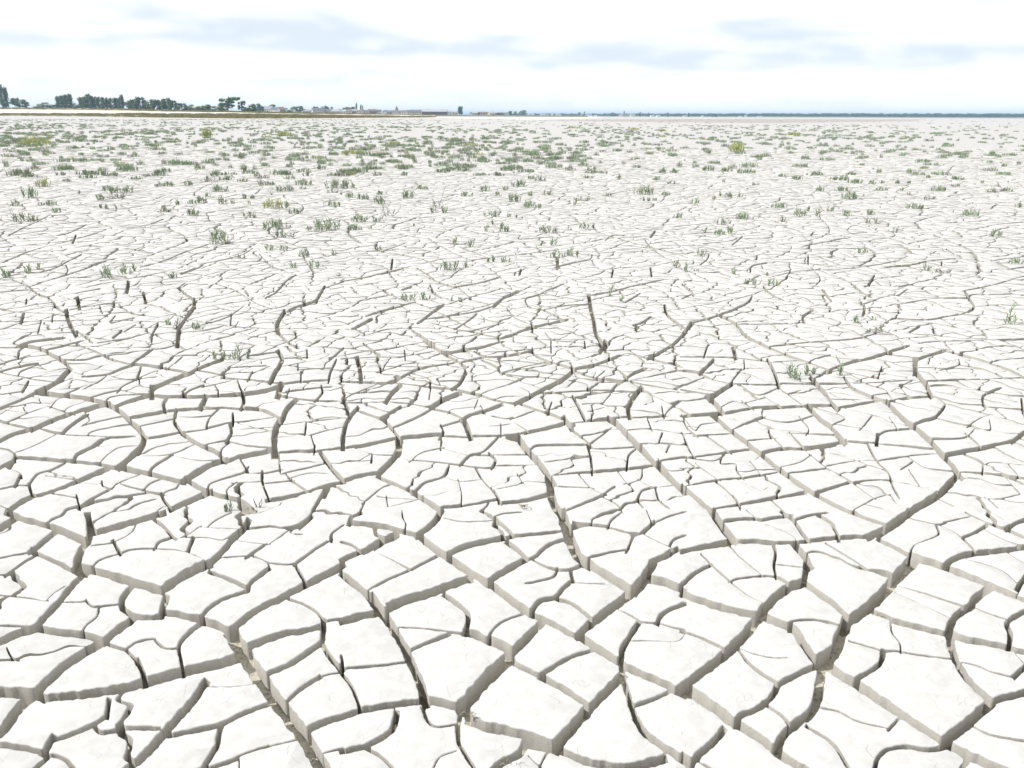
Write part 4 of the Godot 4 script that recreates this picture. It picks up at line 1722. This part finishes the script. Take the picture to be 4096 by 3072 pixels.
func build_plants() -> void:
	var spots: Array = []
	for f in plant_frames():
		for q in f[2]:
			var u: float = f[0] + q[0] / 1.6205
			var v: float = f[1] + q[1] / 1.6205
			var p := on_ground(u, v)
			var d := Vector2(p.x, p.z).length()
			spots.append([p, q[2] / 1.6205 * d / focal * 0.95, q[3] / 1.6205 * d / focal * 1.4, q[4], d])
	# more of them on the flat behind, thinning towards the far side and to the right
	var dens := FastNoiseLite.new()
	dens.seed = 5
	dens.frequency = 0.06
	var wild: Array = []
	while wild.size() < 4000:
		var v := 478.0 + pow(rng.randf(), 1.8) * 228.0
		var u := rng.randf_range(-500.0, SRC_W + 500.0)
		var p := on_ground(u, v)
		var side := clampf(1.25 - u / SRC_W * 0.85, 0.25, 1.0)
		var patch := 0.55 + 1.1 * dens.get_noise_2d(p.x, p.z * 0.35)
		if v < 500.0 and u > 1700.0:
			patch *= 0.4
		patch *= clampf(1.0 - (v - 510.0) / 150.0 * 0.85, 0.15, 1.0)
		if rng.randf() > side * patch:
			continue
		var d := Vector2(p.x, p.z).length()
		var w := (0.13 + 0.42 * pow(rng.randf(), 1.6)) * (1.0 + minf(d, 120.0) * 0.012)
		var kind := "g"
		var dice := rng.randf()
		if dice < 0.02:
			kind = "y"
		elif dice < 0.25:
			kind = "d"
		wild.append([p, w, rng.randf_range(0.12, 0.25), kind, d])
	wild.sort_custom(func(a, b): return a[4] < b[4])
	var named := 300 - spots.size()
	var k := 0
	var taken := 0
	while taken < named and k < wild.size():
		var q: Array = wild[k]
		k += 1
		var px := to_pixel(q[0])
		if px.x < -20 or px.x > SRC_W + 20:
			continue
		spots.append(q)
		taken += 1
	for q in spots:
		var wide: float = q[1]
		var tall: float = q[2]
		var kind: String = q[3]
		var label := ""
		var ratio := tall / maxf(wide, 0.01)
		if kind == "y":
			label = "%s yellow-green glasswort clump standing out among green ones" % ("small" if wide < 0.5 else ("broad" if wide > 1.2 else "bushy"))
		elif kind == "d":
			label = ("%s tangle of grey withered glasswort twigs on cracked mud" % ("small" if wide < 0.35 else ("medium" if wide < 0.7 else "wide"))) if wide > tall else "spindly grey withered glasswort with few green shoots"
		elif ratio > 1.6:
			label = "single thin upright glasswort sprig in a mud crack"
		elif ratio > 0.75:
			label = "%s %s tuft of upright green glasswort on cracked mud" % ["tiny" if tall < 0.12 else ("short" if tall < 0.18 else ("tall" if tall > 0.25 else "medium")), "thin" if wide < 0.12 else ("narrow" if wide < 0.2 else "full")]
		elif wide < 0.8:
			label = "%s patch of %s green glasswort on cracked mud" % ["small low" if wide < 0.3 else ("low bushy" if wide < 0.5 else "wide bushy"), "short" if tall < 0.17 else ("knee-high" if tall > 0.26 else "upright")]
		else:
			label = "broad %s mat of green glasswort on cracked mud" % ("ragged" if tall > 0.25 else "low spreading")
		var d: float = q[4]
		plant(q[0], wide, tall, kind, label, 0.0026 + 0.00022 * d, 1.0)
	# all further plants read as one low growth
	var r := RandomNumberGenerator.new()
	r.seed = 99
	var variants: Array = []
	for kd in ["g", "g", "g", "d", "y"]:
		var gt := clump(r, 0.8, 0.24, kd, 0.009, 0.8)
		var am := ArrayMesh.new()
		gt[0].add_to(am, M.plant)
		gt[1].add_to(am, M.twig)
		variants.append([am, []])
	while k < wild.size():
		var q: Array = wild[k]
		k += 1
		var idx := r.randi() % 3
		if q[3] == "d":
			idx = 3
		elif q[3] == "y":
			idx = 4
		variants[idx][1].append(q)
	var holder := Node3D.new()
	holder.name = "distant_glasswort"
	holder.set_meta("kind", "stuff")
	tag(holder, "low grey-green glasswort cover spreading over the distant mudflat", "plants")
	add_child(holder)
	for vr in variants:
		var mm := MultiMesh.new()
		mm.transform_format = MultiMesh.TRANSFORM_3D
		mm.mesh = vr[0]
		mm.instance_count = vr[1].size()
		for j in vr[1].size():
			var q: Array = vr[1][j]
			var s: float = q[1] / 0.8
			var b := Basis(Vector3.UP, r.randf() * TAU).scaled(Vector3(s, q[2] / 0.24, s))
			mm.set_instance_transform(j, Transform3D(b, q[0]))
		var mi := MultiMeshInstance3D.new()
		mi.name = "growth"
		mi.multimesh = mm
		mi.set_meta("kind", "stuff")
		holder.add_child(mi, true)
# ---------------------------------------------------------------- coast
func strip(rows: Array, m: Material, fold := 1, rough := 0.0) -> ArrayMesh:
	# rows: arrays of points of equal length, near to far
	var g := Geo.new()
	var nr := rows.size()
	var nc: int = rows[0].size()
	var fine_rows: Array = []
	for row in rows:
		var o: Array = []
		for k in nc - 1:
			for j in fold:
				var p: Vector3 = row[k].lerp(row[k + 1], float(j) / fold)
				if rough > 0.0:
					p.y += rough * noise.get_noise_2d(p.x * 0.03, p.z * 0.03)
				o.append(p)
		o.append(row[nc - 1])
		fine_rows.append(o)
	for r in nr - 1:
		for k in fine_rows[0].size() - 1:
			g.quad(fine_rows[r + 1][k], fine_rows[r + 1][k + 1], fine_rows[r][k + 1], fine_rows[r][k])
	return g.mesh(m)

func sheet(pts: Array, y: float, m: Material) -> ArrayMesh:
	var p := PackedVector2Array()
	for q in pts:
		var w := on_ground(q[0], q[1], y)
		p.append(Vector2(w.x, -w.z))
	var ids := Geometry2D.triangulate_polygon(p)
	var g := Geo.new()
	for k in range(0, ids.size(), 3):
		var a := p[ids[k]]
		var b := p[ids[k + 1]]
		var c := p[ids[k + 2]]
		g.tri(Vector3(a.x, y, -a.y), Vector3(c.x, y, -c.y), Vector3(b.x, y, -b.y))
	return g.mesh(m)

func hz(u: float) -> float:
	return 455.0 + 15.0 * u / SRC_W

var shore: Array = []

func crest(u: float) -> float:
	for k in shore.size() - 1:
		if u <= shore[k + 1][0]:
			return lerpf(shore[k][4], shore[k + 1][4], clampf((u - shore[k][0]) / (shore[k + 1][0] - shore[k][0]), 0.0, 1.0))
	return 461.0

func build_coast() -> void:
	# left shore: salt marsh, white beach, grassy dune. columns: u, marsh foot distance, v of marsh top, beach top, dune top
	var cols := [[-1500, 1150, 446, 430, 420], [-700, 1000, 449.5, 434, 425], [0, 860, 453, 437, 430], [250, 760, 453.5, 439, 432], [500, 560, 454, 442, 436], [650, 470, 455, 446, 441], [800, 420, 456, 448, 444], [950, 390, 456.5, 450, 446], [1100, 400, 458, 453.5, 450.5], [1250, 440, 460, 455.5, 453], [1400, 500, 462.3, 457, 455], [1560, 600, 464, 459, 458], [1740, 720, 465.5, 461.6, 461.2]]
	shore = cols
	var r0: Array = []
	var r1: Array = []
	var r2: Array = []
	var r3: Array = []
	var r4: Array = []
	for c in cols:
		var u: float = c[0]
		var d: float = c[1]
		var a := at_distance(u, hz(u), d)
		a.y = -0.02
		r0.append(a)
		r1.append(at_distance(u, c[2], d + 170.0))
		r2.append(at_distance(u, c[3], d + 260.0))
		r3.append(at_distance(u, c[4], d + 300.0))
		var b := at_distance(u, c[4], d + 300.0)
		var o := at_distance(u, c[4], d + 800.0)
		o.y = b.y - 0.3
		r4.append(o)
	struct("salt_marsh", strip([r0, r1], M.marsh, 6, 0.15), "olive-brown strip of salt marsh at the edge of the mudflat")
	var s1: Array = []
	for p in r1:
		s1.append(p - Vector3(0, 0.02, 0))
	struct("beach", strip([s1, r2], M.sand, 6, 0.2), "white sand beach sloping up below the dune")
	var s2: Array = []
	for p in r2:
		s2.append(p - Vector3(0, 0.02, 0))
	struct("dune", strip([s2, r3, r4], M.dune, 8, 0.35), "low grassy dune ridge under the trees")
	# white sand spit in front of the town
	struct("sand_spit", sheet([[1430, 466.5], [1600, 468], [1740, 471.5], [1900, 475], [2080, 479], [2180, 478.5], [2300, 476], [2420, 472], [2380, 466.5], [2200, 464.8], [1800, 463], [1500, 462]], 0.05, M.sand), "bright white sand spit in front of the town")
	struct("mud_channel", sheet([[2150, 482], [2450, 477], [3000, 476], [3700, 478], [3650, 485], [3100, 492], [2600, 488]], 0.0, M.wet_mud), "darker damp mud along the channel beyond the plants")
	# low shore that carries the town, and the far shore
	var t0: Array = []
	var t1: Array = []
	var t2: Array = []
	for c in [[900, 452.5], [1200, 454], [1500, 456.4], [1800, 458.6], [2100, 460.6], [2350, 462]]:
		var a := at_distance(c[0], hz(c[0]), 1340.0)
		a.y = -0.05
		t0.append(a)
		t1.append(at_distance(c[0], c[1], 1400.0))
		var b := at_distance(c[0], c[1], 1400.0)
		var o := at_distance(c[0], c[1], 2300.0)
		o.y = b.y
		t2.append(o)
	struct("town_shore", strip([t0, t1, t2], M.land, 6, 0.2), "low shore carrying the town houses")
	var f0: Array = []
	var f1: Array = []
	var f2: Array = []
	for u in [1900, 2500, 3000, 3500, 4096, 5200]:
		var a := at_distance(u, hz(u), 2750.0)
		f0.append(Vector3(a.x, -0.1, a.z))
		a = at_distance(u, hz(u), 2800.0)
		f1.append(Vector3(a.x, 2.0, a.z))
		a = at_distance(u, hz(u), 3600.0)
		f2.append(Vector3(a.x, 6.0, a.z))
	struct("far_shore", strip([f0, f1, f2], M.land, 5, 0.5), "low far shore across the bay")
	# marsh and dune grass
	var r := RandomNumberGenerator.new()
	r.seed = 314
	var g := Geo.new()
	for k in 60:
		var a := r.randf() * TAU
		var q := sqrt(r.randf()) * 1.2
		var f := Vector3(cos(a) * q, -0.05, sin(a) * q)
		var h := r.randf_range(0.3, 0.75)
		var l := Vector3(r.randf_range(-0.3, 0.3), h, r.randf_range(-0.3, 0.3))
		var s := Vector3(cos(a + 1.3), 0, sin(a + 1.3)) * 0.06
		var c := Color(0.16, 0.16, 0.07).lerp(Color(0.26, 0.22, 0.12), r.randf())
		g.tri(f - s, f + l, f + s, c)
	var tuft := g.mesh(M.leaf)
	for job in [["marsh_grass", "tussocky olive grass covering the salt marsh", r0, r1, 1500, 0.0], ["dune_grass", "sparse grass tufts along the dune ridge", r2, r3, 900, 0.0]]:
		var mm := MultiMesh.new()
		mm.transform_format = MultiMesh.TRANSFORM_3D
		mm.mesh = tuft
		mm.instance_count = job[4]
		for k in job[4]:
			var x := r.randf() * 10.999 + 1.0
			var i := int(x)
			var f := x - i
			var a: Vector3 = job[2][i].lerp(job[2][i + 1 if i + 1 < job[2].size() else i], f)
			var b: Vector3 = job[3][i].lerp(job[3][i + 1 if i + 1 < job[3].size() else i], f)
			var p := a.lerp(b, r.randf_range(0.02, 0.98))
			p.y += 0.1
			var s := r.randf_range(0.8, 1.6)
			mm.set_instance_transform(k, Transform3D(Basis(Vector3.UP, r.randf() * TAU).scaled(Vector3(s * 1.6, s, s * 1.6)), p))
		var mi := MultiMeshInstance3D.new()
		mi.name = job[0]
		mi.multimesh = mm
		mi.set_meta("kind", "stuff")
		tag(mi, job[1], "grass")
		add_child(mi)

# ---------------------------------------------------------------- trees
# crown of leaf clumps spread through a volume 1 m high and 1 m wide; kinds: poplar, round, bush, ragged
func crown_mesh(r: RandomNumberGenerator, kind: String, tint: Color) -> ArrayMesh:
	var g := Geo.new()
	var balls: Array = []
	match kind:
		"poplar":
			for k in 16:
				var y := 0.1 + 0.8 * k / 15.0
				var w := 0.3 * sqrt(sin(clampf(y * 1.05, 0.0, 1.0) * PI) + 0.12)
				balls.append([Vector3(r.randf_range(-1, 1) * w * 0.7, y, r.randf_range(-1, 1) * w * 0.7), w * 0.65 + 0.05])
		"round":
			for k in 18:
				var a := r.randf() * TAU
				var y := r.randf_range(0.12, 0.88)
				var w := 0.42 * sqrt(maxf(0.05, 1.0 - pow((y - 0.5) / 0.5, 2.0)))
				var q := sqrt(r.randf()) * w
				balls.append([Vector3(cos(a) * q + (y - 0.4) * 0.12, y, sin(a) * q), r.randf_range(0.11, 0.2)])
		"bush":
			for k in 14:
				var a := r.randf() * TAU
				var q := sqrt(r.randf()) * 0.42
				balls.append([Vector3(cos(a) * q, r.randf_range(0.1, 0.8 - q), sin(a) * q), r.randf_range(0.13, 0.24)])
		_:
			for k in 22:
				var a := r.randf() * TAU
				var y := r.randf_range(0.3, 0.92)
				var q := sqrt(r.randf()) * 0.44
				balls.append([Vector3(cos(a) * q + (y - 0.4) * 0.35, y, sin(a) * q), r.randf_range(0.09, 0.18)])
	for b in balls:
		var shade := r.randf_range(0.8, 1.2)
		for k in 46:
			var d := Vector3(r.randfn(), r.randfn(), r.randfn()).normalized()
			var p: Vector3 = b[0] + d * b[1] * pow(r.randf(), 0.4) * Vector3(1, 0.9, 1)
			var s := r.randf_range(0.035, 0.07)
			var x := Vector3(r.randfn(), r.randfn() * 0.6, r.randfn()).normalized()
			var y := x.cross(d + Vector3(0.01, 0.3, 0.02)).normalized()
			var c := tint * shade * r.randf_range(0.8, 1.25)
			g.quad(p - x * s, p + y * s * 0.8, p + x * s, p - y * s * 0.8, c)
	return g.mesh(M.leaf)

func trunk_mesh(r: RandomNumberGenerator, top: float) -> ArrayMesh:
	var g := Geo.new()
	var w := Color.WHITE
	g.tube([Vector3(0, -0.06, 0), Vector3(0.01, top * 0.5, 0), Vector3(0.02, top, 0.01)], [0.035, 0.025, 0.01], [w, w, w], 6)
	for k in 5:
		var a := r.randf() * TAU
		var y := top * r.randf_range(0.35, 0.8)
		var o := Vector3(cos(a), 0.9, sin(a)) * 0.25
		g.tube([Vector3(0.01, y, 0), Vector3(0.01, y, 0) + o], [0.014, 0.004], [w, w], 4)
	return g.mesh(M.bark)

func build_trees() -> void:
	var r := RandomNumberGenerator.new()
	r.seed = 2718
	var kinds := {}
	for kd in [["poplar", Color(0.075, 0.12, 0.06)], ["round", Color(0.095, 0.15, 0.07)], ["bush", Color(0.125, 0.17, 0.085)], ["ragged", Color(0.08, 0.13, 0.06)]]:
		var list: Array = []
		for k in 3:
			list.append([crown_mesh(r, kd[0], kd[1] * r.randf_range(0.85, 1.15)), trunk_mesh(r, 0.7)])
		kinds[kd[0]] = list
	# enlargement (2.16 x) corner x, then [x, foot y, width, height, kind]
	var frames := [
	[0.0, 900.0, [[32,208,44,136,"poplar"],[62,208,44,122,"poplar"],[132,208,50,52,"ragged"],[196,210,84,46,"round"],[400,208,110,34,"bush"],[505,208,38,66,"poplar"],[538,208,42,70,"poplar"],[572,208,44,76,"poplar"],[608,208,54,80,"poplar"],[655,209,42,30,"bush"],[700,210,42,62,"poplar"],[732,212,42,68,"poplar"],[766,212,62,84,"poplar"],[797,213,42,74,"poplar"],[830,215,38,70,"poplar"],[860,218,38,72,"poplar"],[892,218,42,70,"poplar"],[926,218,42,66,"poplar"],[960,220,42,66,"poplar"],[1000,222,50,70,"poplar"],[1034,226,34,72,"poplar"],[1060,230,36,98,"poplar"],[1118,235,84,68,"round"],[1168,237,74,74,"round"],[1220,238,94,92,"round"],[1264,240,52,50,"bush"],[1310,240,64,76,"round"],[1360,240,74,76,"round"],[1412,240,74,86,"round"],[1456,240,74,86,"round"],[1505,240,66,70,"round"],[1580,242,84,52,"round"],[1660,242,84,52,"bush"],[1730,242,74,46,"bush"],[1790,243,74,46,"round"],[1862,243,76,42,"bush"],[1972,245,112,96,"ragged"],[1938,245,50,46,"bush"],[2090,248,42,72,"ragged"],[2132,248,74,46,"bush"],[2184,248,64,52,"round"]]],
	[1024.0, 1440.0, [[18,256,74,62,"round"],[58,258,42,46,"round"],[142,240,52,46,"round"],[268,260,64,42,"bush"],[330,256,50,44,"round"],[378,250,70,40,"round"],[520,256,60,42,"round"],[600,252,54,44,"round"],[656,262,22,46,"poplar"],[735,252,62,30,"bush"],[782,248,52,34,"round"],[832,248,62,36,"round"],[870,247,16,60,"poplar"],[908,247,14,50,"poplar"],[922,247,12,42,"poplar"],[1480,255,20,24,"poplar"],[1512,255,16,22,"poplar"],[1758,274,30,60,"poplar"],[1776,274,30,58,"poplar"],[1880,270,60,16,"bush"],[1950,272,70,18,"bush"],[2030,274,70,18,"bush"],[2100,276,60,18,"bush"],[2195,282,30,34,"round"]]],
	[2048.0, 2500.0, [[95,290,60,48,"round"],[30,288,30,34,"poplar"],[580,292,24,32,"round"],[870,293,34,30,"round"],[1105,295,20,34,"poplar"],[1176,296,12,30,"poplar"],[1345,297,18,32,"poplar"],[1525,300,18,32,"poplar"],[1752,300,40,28,"round"],[625,290,12,34,"poplar"]]]]
	for f in frames:
		for q in f[2]:
			var u: float = f[0] + q[0] / 2.16
			var v: float = 330.0 + q[1] / 2.16
			var d: float = f[1] + r.randf_range(-25.0, 35.0)
			if f[0] == 0.0:
				# trees stand just behind the dune crest, which comes nearer along the shore
				d = lerpf(1200.0, 760.0, clampf(u / 900.0, 0.0, 1.0)) + r.randf_range(-12.0, 24.0)
			var tallness: float = q[3] / 2.16 * 1.06
			if f[0] == 0.0:
				var c0 := crest(u) + 1.0
				tallness += c0 - v
				v = c0
			var p := at_distance(u, v, d)
			var h: float = tallness * d / focal
			var w: float = q[2] / 2.16 * d / focal * (1.4 if q[4] == "poplar" else 1.45)
			var label := ""
			match q[4]:
				"poplar":
					label = "tall narrow dark poplar in the windbreak on the dune" if f[0] == 0.0 else "slim dark conical tree rising between the town roofs"
				"round":
					label = "rounded leafy tree in the wood along the dune" if f[0] == 0.0 else "rounded dark tree among the town houses"
				"bush":
					label = "low spreading green thicket on the dune ridge" if f[0] == 0.0 else "low green thicket beside the town houses"
				_:
					label = "ragged wind-bent tree standing above the dune thicket"
			if f[0] == 2048.0:
				label = "small dark tree standing above the far wooded shore"
			var o := thing("poplar_tree" if q[4] == "poplar" else ("thicket" if q[4] == "bush" else "broadleaf_tree"), p, label, "tree", "trees along the coast")
			var vr: Array = kinds[q[4]][r.randi() % 3]
			o.rotation.y = r.randf_range(-0.4, 0.4)
			var c := part("crown", vr[0], o)
			c.scale = Vector3(w, h, w)
			var t := part("trunk", vr[1], o)
			t.scale = Vector3(minf(w, h) * 0.8, h, minf(w, h) * 0.8)
	# the far wood reads as one dark line
	var mm := MultiMesh.new()
	mm.transform_format = MultiMesh.TRANSFORM_3D
	mm.mesh = kinds["round"][0][0]
	mm.instance_count = 620
	for k in 620:
		var u := lerpf(1980.0, 4700.0, (k + r.randf()) / 620.0)
		var d := 2860.0 + r.randf_range(0.0, 420.0)
		var p := at_distance(u, hz(u), d)
		p.y = 2.0 + (d - 2800.0) / 800.0 * 4.0 - 1.0
		var s := r.randf_range(7.0, 11.0) * (0.75 + 0.35 * smoothstep(2200.0, 3400.0, u))
		mm.set_instance_transform(k, Transform3D(Basis(Vector3.UP, r.randf() * TAU).scaled(Vector3(s * 1.9, s, s * 1.9)), p))
	var mi := MultiMeshInstance3D.new()
	mi.name = "far_woodland"
	mi.multimesh = mm
	mi.set_meta("kind", "stuff")
	tag(mi, "hazy blue line of woodland along the far shore", "woodland")
	add_child(mi)

# ---------------------------------------------------------------- town
func house(u: float, foot: float, wpx: float, hpx: float, dist: float, wall: Color, roof: Color, label: String, turn := 0.0, called := "house") -> void:
	var p := at_distance(u, foot, dist)
	var w := wpx * dist / focal
	var h := hpx * dist / focal
	var depth := clampf(w * 0.75, 6.0, 12.0)
	var eave := h * 0.55
	var o := thing(called, p, label, "house" if called == "house" else "building", "houses of the town across the flat")
	o.rotation.y = turn
	var wm := mat(lin(wall.r, wall.g, wall.b), 0.9)
	var rm := mat(lin(roof.r, roof.g, roof.b), 0.7)
	var g := Geo.new()
	g.box(Vector3(-w / 2, -1.0, -depth / 2), Vector3(w / 2, eave, depth / 2))
	for s in [-1.0, 1.0]:
		g.tri(Vector3(s * w / 2, eave, -depth / 2), Vector3(s * w / 2, h * 0.97, 0), Vector3(s * w / 2, eave, depth / 2))
	part("wall", g.mesh(wm), o)
	g = Geo.new()
	for s in [-1.0, 1.0]:
		var e := Vector3(w / 2 + 0.25, 0, 0)
		var a := Vector3(0, eave - 0.15, s * (depth / 2 + 0.35))
		var b := Vector3(0, h, 0)
		var th := Vector3(0, 0.18, 0)
		g.quad(a - e + th, a + e + th, b + e + th, b - e + th)
		g.quad(a - e, a + e, a + e + th, a - e + th)
		g.quad(a - e, a + e, b + e, b - e)
	var rf := part("roof", g.mesh(rm), o)
	g = Geo.new()
	g.box(Vector3(w * 0.3, h * 0.85, -0.4), Vector3(w * 0.3 + 0.7, h + 0.8, 0.3))
	part("chimney", g.mesh(wm), rf)
	var gl := mat(lin(0.06, 0.07, 0.08), 0.2)
	var n := maxi(2, int(w / 3.2))
	for k in n:
		var x := (k + 0.5) / n * w - w / 2
		g = Geo.new()
		if k == int(n / 2.0):
			g.box(Vector3(x - 0.5, 0, depth / 2 + 0.003), Vector3(x + 0.5, 2.1, depth / 2 + 0.06))
			part("door", g.mesh(M.bark), o)
		else:
			g.box(Vector3(x - 0.55, eave * 0.35, depth / 2 + 0.003), Vector3(x + 0.55, eave * 0.35 + 1.3, depth / 2 + 0.05))
			part("window", g.mesh(gl), o)

func build_town() -> void:
	var white := Color(0.72, 0.71, 0.68)
	var cream := Color(0.55, 0.5, 0.43)
	var brick := Color(0.28, 0.22, 0.19)
	var slate := Color(0.12, 0.13, 0.16)
	var tile := Color(0.2, 0.13, 0.11)
	var pale := Color(0.3, 0.31, 0.33)
	var rows := [
		[112, 263, 64, 50, white, pale, "white house with pale slate roof beside the dune trees"], [168, 263, 60, 42, white, slate, "grey-roofed white house beside the dune trees"], [216, 262, 50, 44, brick, tile, "brick house at the near end of the town"],
		[350, 268, 72, 30, white, pale, ""], [432, 267, 60, 28, cream, pale, ""], [485, 266, 44, 24, white, pale, ""], [535, 264, 92, 38, cream, slate, ""], [530, 271, 42, 16, white, pale, ""], [598, 270, 42, 20, white, slate, ""], [628, 266, 70, 32, cream, slate, ""], [692, 268, 72, 30, cream, pale, ""], [752, 267, 62, 28, white, pale, ""], [805, 266, 40, 30, cream, tile, ""], [850, 267, 52, 32, brick, pale, ""], [902, 268, 52, 26, cream, tile, ""], [958, 268, 52, 26, white, slate, ""], [1004, 267, 62, 32, brick, tile, ""], [1060, 273, 44, 34, white, slate, ""], [1120, 275, 42, 32, white, slate, ""], [1160, 273, 46, 28, brick, slate, ""], [1202, 277, 38, 32, white, tile, ""], [1240, 274, 40, 28, cream, slate, ""], [1282, 276, 36, 32, white, tile, ""], [1325, 273, 50, 32, cream, slate, ""], [1388, 274, 92, 34, cream, slate, ""],
		[1680, 273, 50, 26, white, pale, ""], [1722, 274, 40, 24, cream, pale, ""], [1900, 278, 60, 22, cream, pale, ""], [1970, 280, 60, 24, white, tile, ""], [2040, 282, 60, 24, cream, pale, ""], [2110, 284, 56, 22, brick, tile, ""], [2165, 285, 36, 22, white, slate, ""]]
	var r := RandomNumberGenerator.new()
	r.seed = 161
	for q in rows:
		var lb: String = q[6]
		if lb == "":
			var wn := "white" if q[4] == white else ("brick" if q[4] == brick else "cream")
			var rn := "dark slate" if q[5] == slate else ("red tile" if q[5] == tile else "pale grey")
			var sz := "wide" if q[2] > 68 else ("narrow" if q[2] < 45 else "mid-sized")
			lb = "%s %s house with %s roof in the town row" % [sz, wn, rn]
		house(1024.0 + q[0] / 2.16, 330.0 + q[1] / 2.16, q[2] / 2.16, q[3] / 2.16, 1400.0 + r.randf_range(0, 50), q[4], q[5], lb, r.randf_range(-0.5, 0.5))
	house(1024.0 + 1545 / 2.16, 330.0 + 276 / 2.16, 205 / 2.16, 40 / 2.16, 1395.0, Color(0.16, 0.13, 0.13), Color(0.33, 0.35, 0.38), "long low dark hall with grey roof at the water", 0.0, "hall")
	for q in [[345, 291, 20, 24, white], [660, 293, 60, 14, white], [722, 296, 20, 14, white], [590, 291, 24, 16, cream], [130, 292, 40, 18, cream], [180, 292, 26, 16, white], [265, 291, 40, 18, cream], [300, 292, 30, 14, white], [400, 292, 50, 14, cream], [940, 294, 30, 16, cream], [1040, 295, 40, 16, cream], [1210, 297, 30, 14, white], [1262, 297, 30, 14, white], [1500, 299, 40, 12, cream], [1645, 301, 18, 14, white], [1970, 303, 24, 12, white], [2018, 303, 18, 18, white], [2140, 304, 40, 12, cream]]:
		house(2048.0 + q[0] / 2.16, 330.0 + q[1] / 2.16, q[2] / 2.16, q[3] / 2.16, 2680.0, q[4], pale, "tiny %s house on the far wooded shore" % ("white" if q[4] == white else "cream"), r.randf_range(-0.4, 0.4))
	# two churches
	for q in [[1024.0 + 1217 / 2.16, 330.0 + 268 / 2.16, 1450.0, 62.0, "slate church spire rising over the town roofs"], [2048.0 + 968 / 2.16, 330.0 + 293 / 2.16, 2690.0, 52.0, "slender church spire on the far wooded shore"]]:
		var p := at_distance(q[0], q[1], q[2])
		var h: float = q[3] / 2.16 * q[2] / focal
		var o := thing("church", p, q[4], "church")
		var g := Geo.new()
		g.box(Vector3(-2.4, -1, -2.4), Vector3(2.4, h * 0.45, 2.4))
		part("tower", g.mesh(mat(lin(0.28, 0.26, 0.24), 0.9)), o)
		g = Geo.new()
		for k in 8:
			var a := TAU * k / 8
			var b := TAU * (k + 1) / 8
			g.tri(Vector3(cos(a) * 2.7, h * 0.45, sin(a) * 2.7), Vector3(0, h, 0), Vector3(cos(b) * 2.7, h * 0.45, sin(b) * 2.7))
		part("spire", g.mesh(mat(lin(0.09, 0.1, 0.12), 0.6)), o)
		g = Geo.new()
		g.box(Vector3(2.4, -1, -4), Vector3(18, h * 0.22, 4))
		part("nave", g.mesh(mat(lin(0.35, 0.32, 0.29), 0.9)), o)
		g = Geo.new()
		g.quad(Vector3(2.4, h * 0.22, 4.3), Vector3(18.3, h * 0.22, 4.3), Vector3(18.3, h * 0.36, 0), Vector3(2.4, h * 0.36, 0))
		g.quad(Vector3(2.4, h * 0.22, -4.3), Vector3(18.3, h * 0.22, -4.3), Vector3(18.3, h * 0.36, 0), Vector3(2.4, h * 0.36, 0))
		part("nave_roof", g.mesh(mat(lin(0.12, 0.13, 0.15), 0.7)), o)
# ---------------------------------------------------------------- small things on the mud
func build_details() -> void:
	var r := RandomNumberGenerator.new()
	r.seed = 4711
	# a dried stem rolled into a loop on a plate
	var p := on_ground(1365.0 + 1180 / 1.6205, 1365.0 + 1085 / 1.6205)
	var o := thing("curled_dry_stem", p, "dried plant stem curled into a loop lying on a mud plate", "stem")
	var g := Geo.new()
	var pts: Array = []
	var rad: Array = []
	var cols: Array = []
	for k in 22:
		var a := k * 0.42
		var q := 0.006 + k * 0.0009
		pts.append(Vector3(cos(a) * q, 0.008 + 0.014 * (k / 21.0) + 0.008 * sin(a), sin(a) * q))
		rad.append(0.0032 - 0.00006 * k)
		cols.append(Color(0.24, 0.22, 0.18))
	g.tube(pts, rad, cols, 5)
	part("stem", g.mesh(M.twig), o)
	# straw caught in a crack and dry bits on the plates
	for q in [[1365 + 1085 / 1.62, 2048 + 1600 / 1.62, 7, "bundle of pale straw caught in the mud crack"], [1365 + 800 / 1.62, 2048 + 1300 / 1.62, 4, "few grey stalks fallen into the junction of cracks"], [2730 + 1230 / 1.62, 2048 + 650 / 1.62, 5, "small tangle of dry weed caught on a crack edge"], [1010, 2030, 6, "dry uprooted weed lying across a mud crack"]]:
		var c := on_ground(q[0], q[1])
		var t := thing("dry_straw", c, q[3], "straw", "dry plant litter on the mud")
		g = Geo.new()
		for k in q[2]:
			var a := r.randf_range(-0.9, 0.9) + 1.1
			var l := r.randf_range(0.03, 0.07)
			var f := Vector3(r.randf_range(-0.025, 0.025), -0.012, r.randf_range(-0.015, 0.015))
			var e := f + Vector3(cos(a) * l * 0.5, l * 0.5, sin(a) * l * 0.6)
			var m := f.lerp(e, 0.5) + Vector3(0.002, 0.007, 0)
			var cl := Color(0.3, 0.27, 0.2) * r.randf_range(0.7, 1.2)
			g.tube([f, m, e], [0.0011, 0.001, 0.0006], [cl, cl, cl])
		part("stalks", g.mesh(M.twig), t)
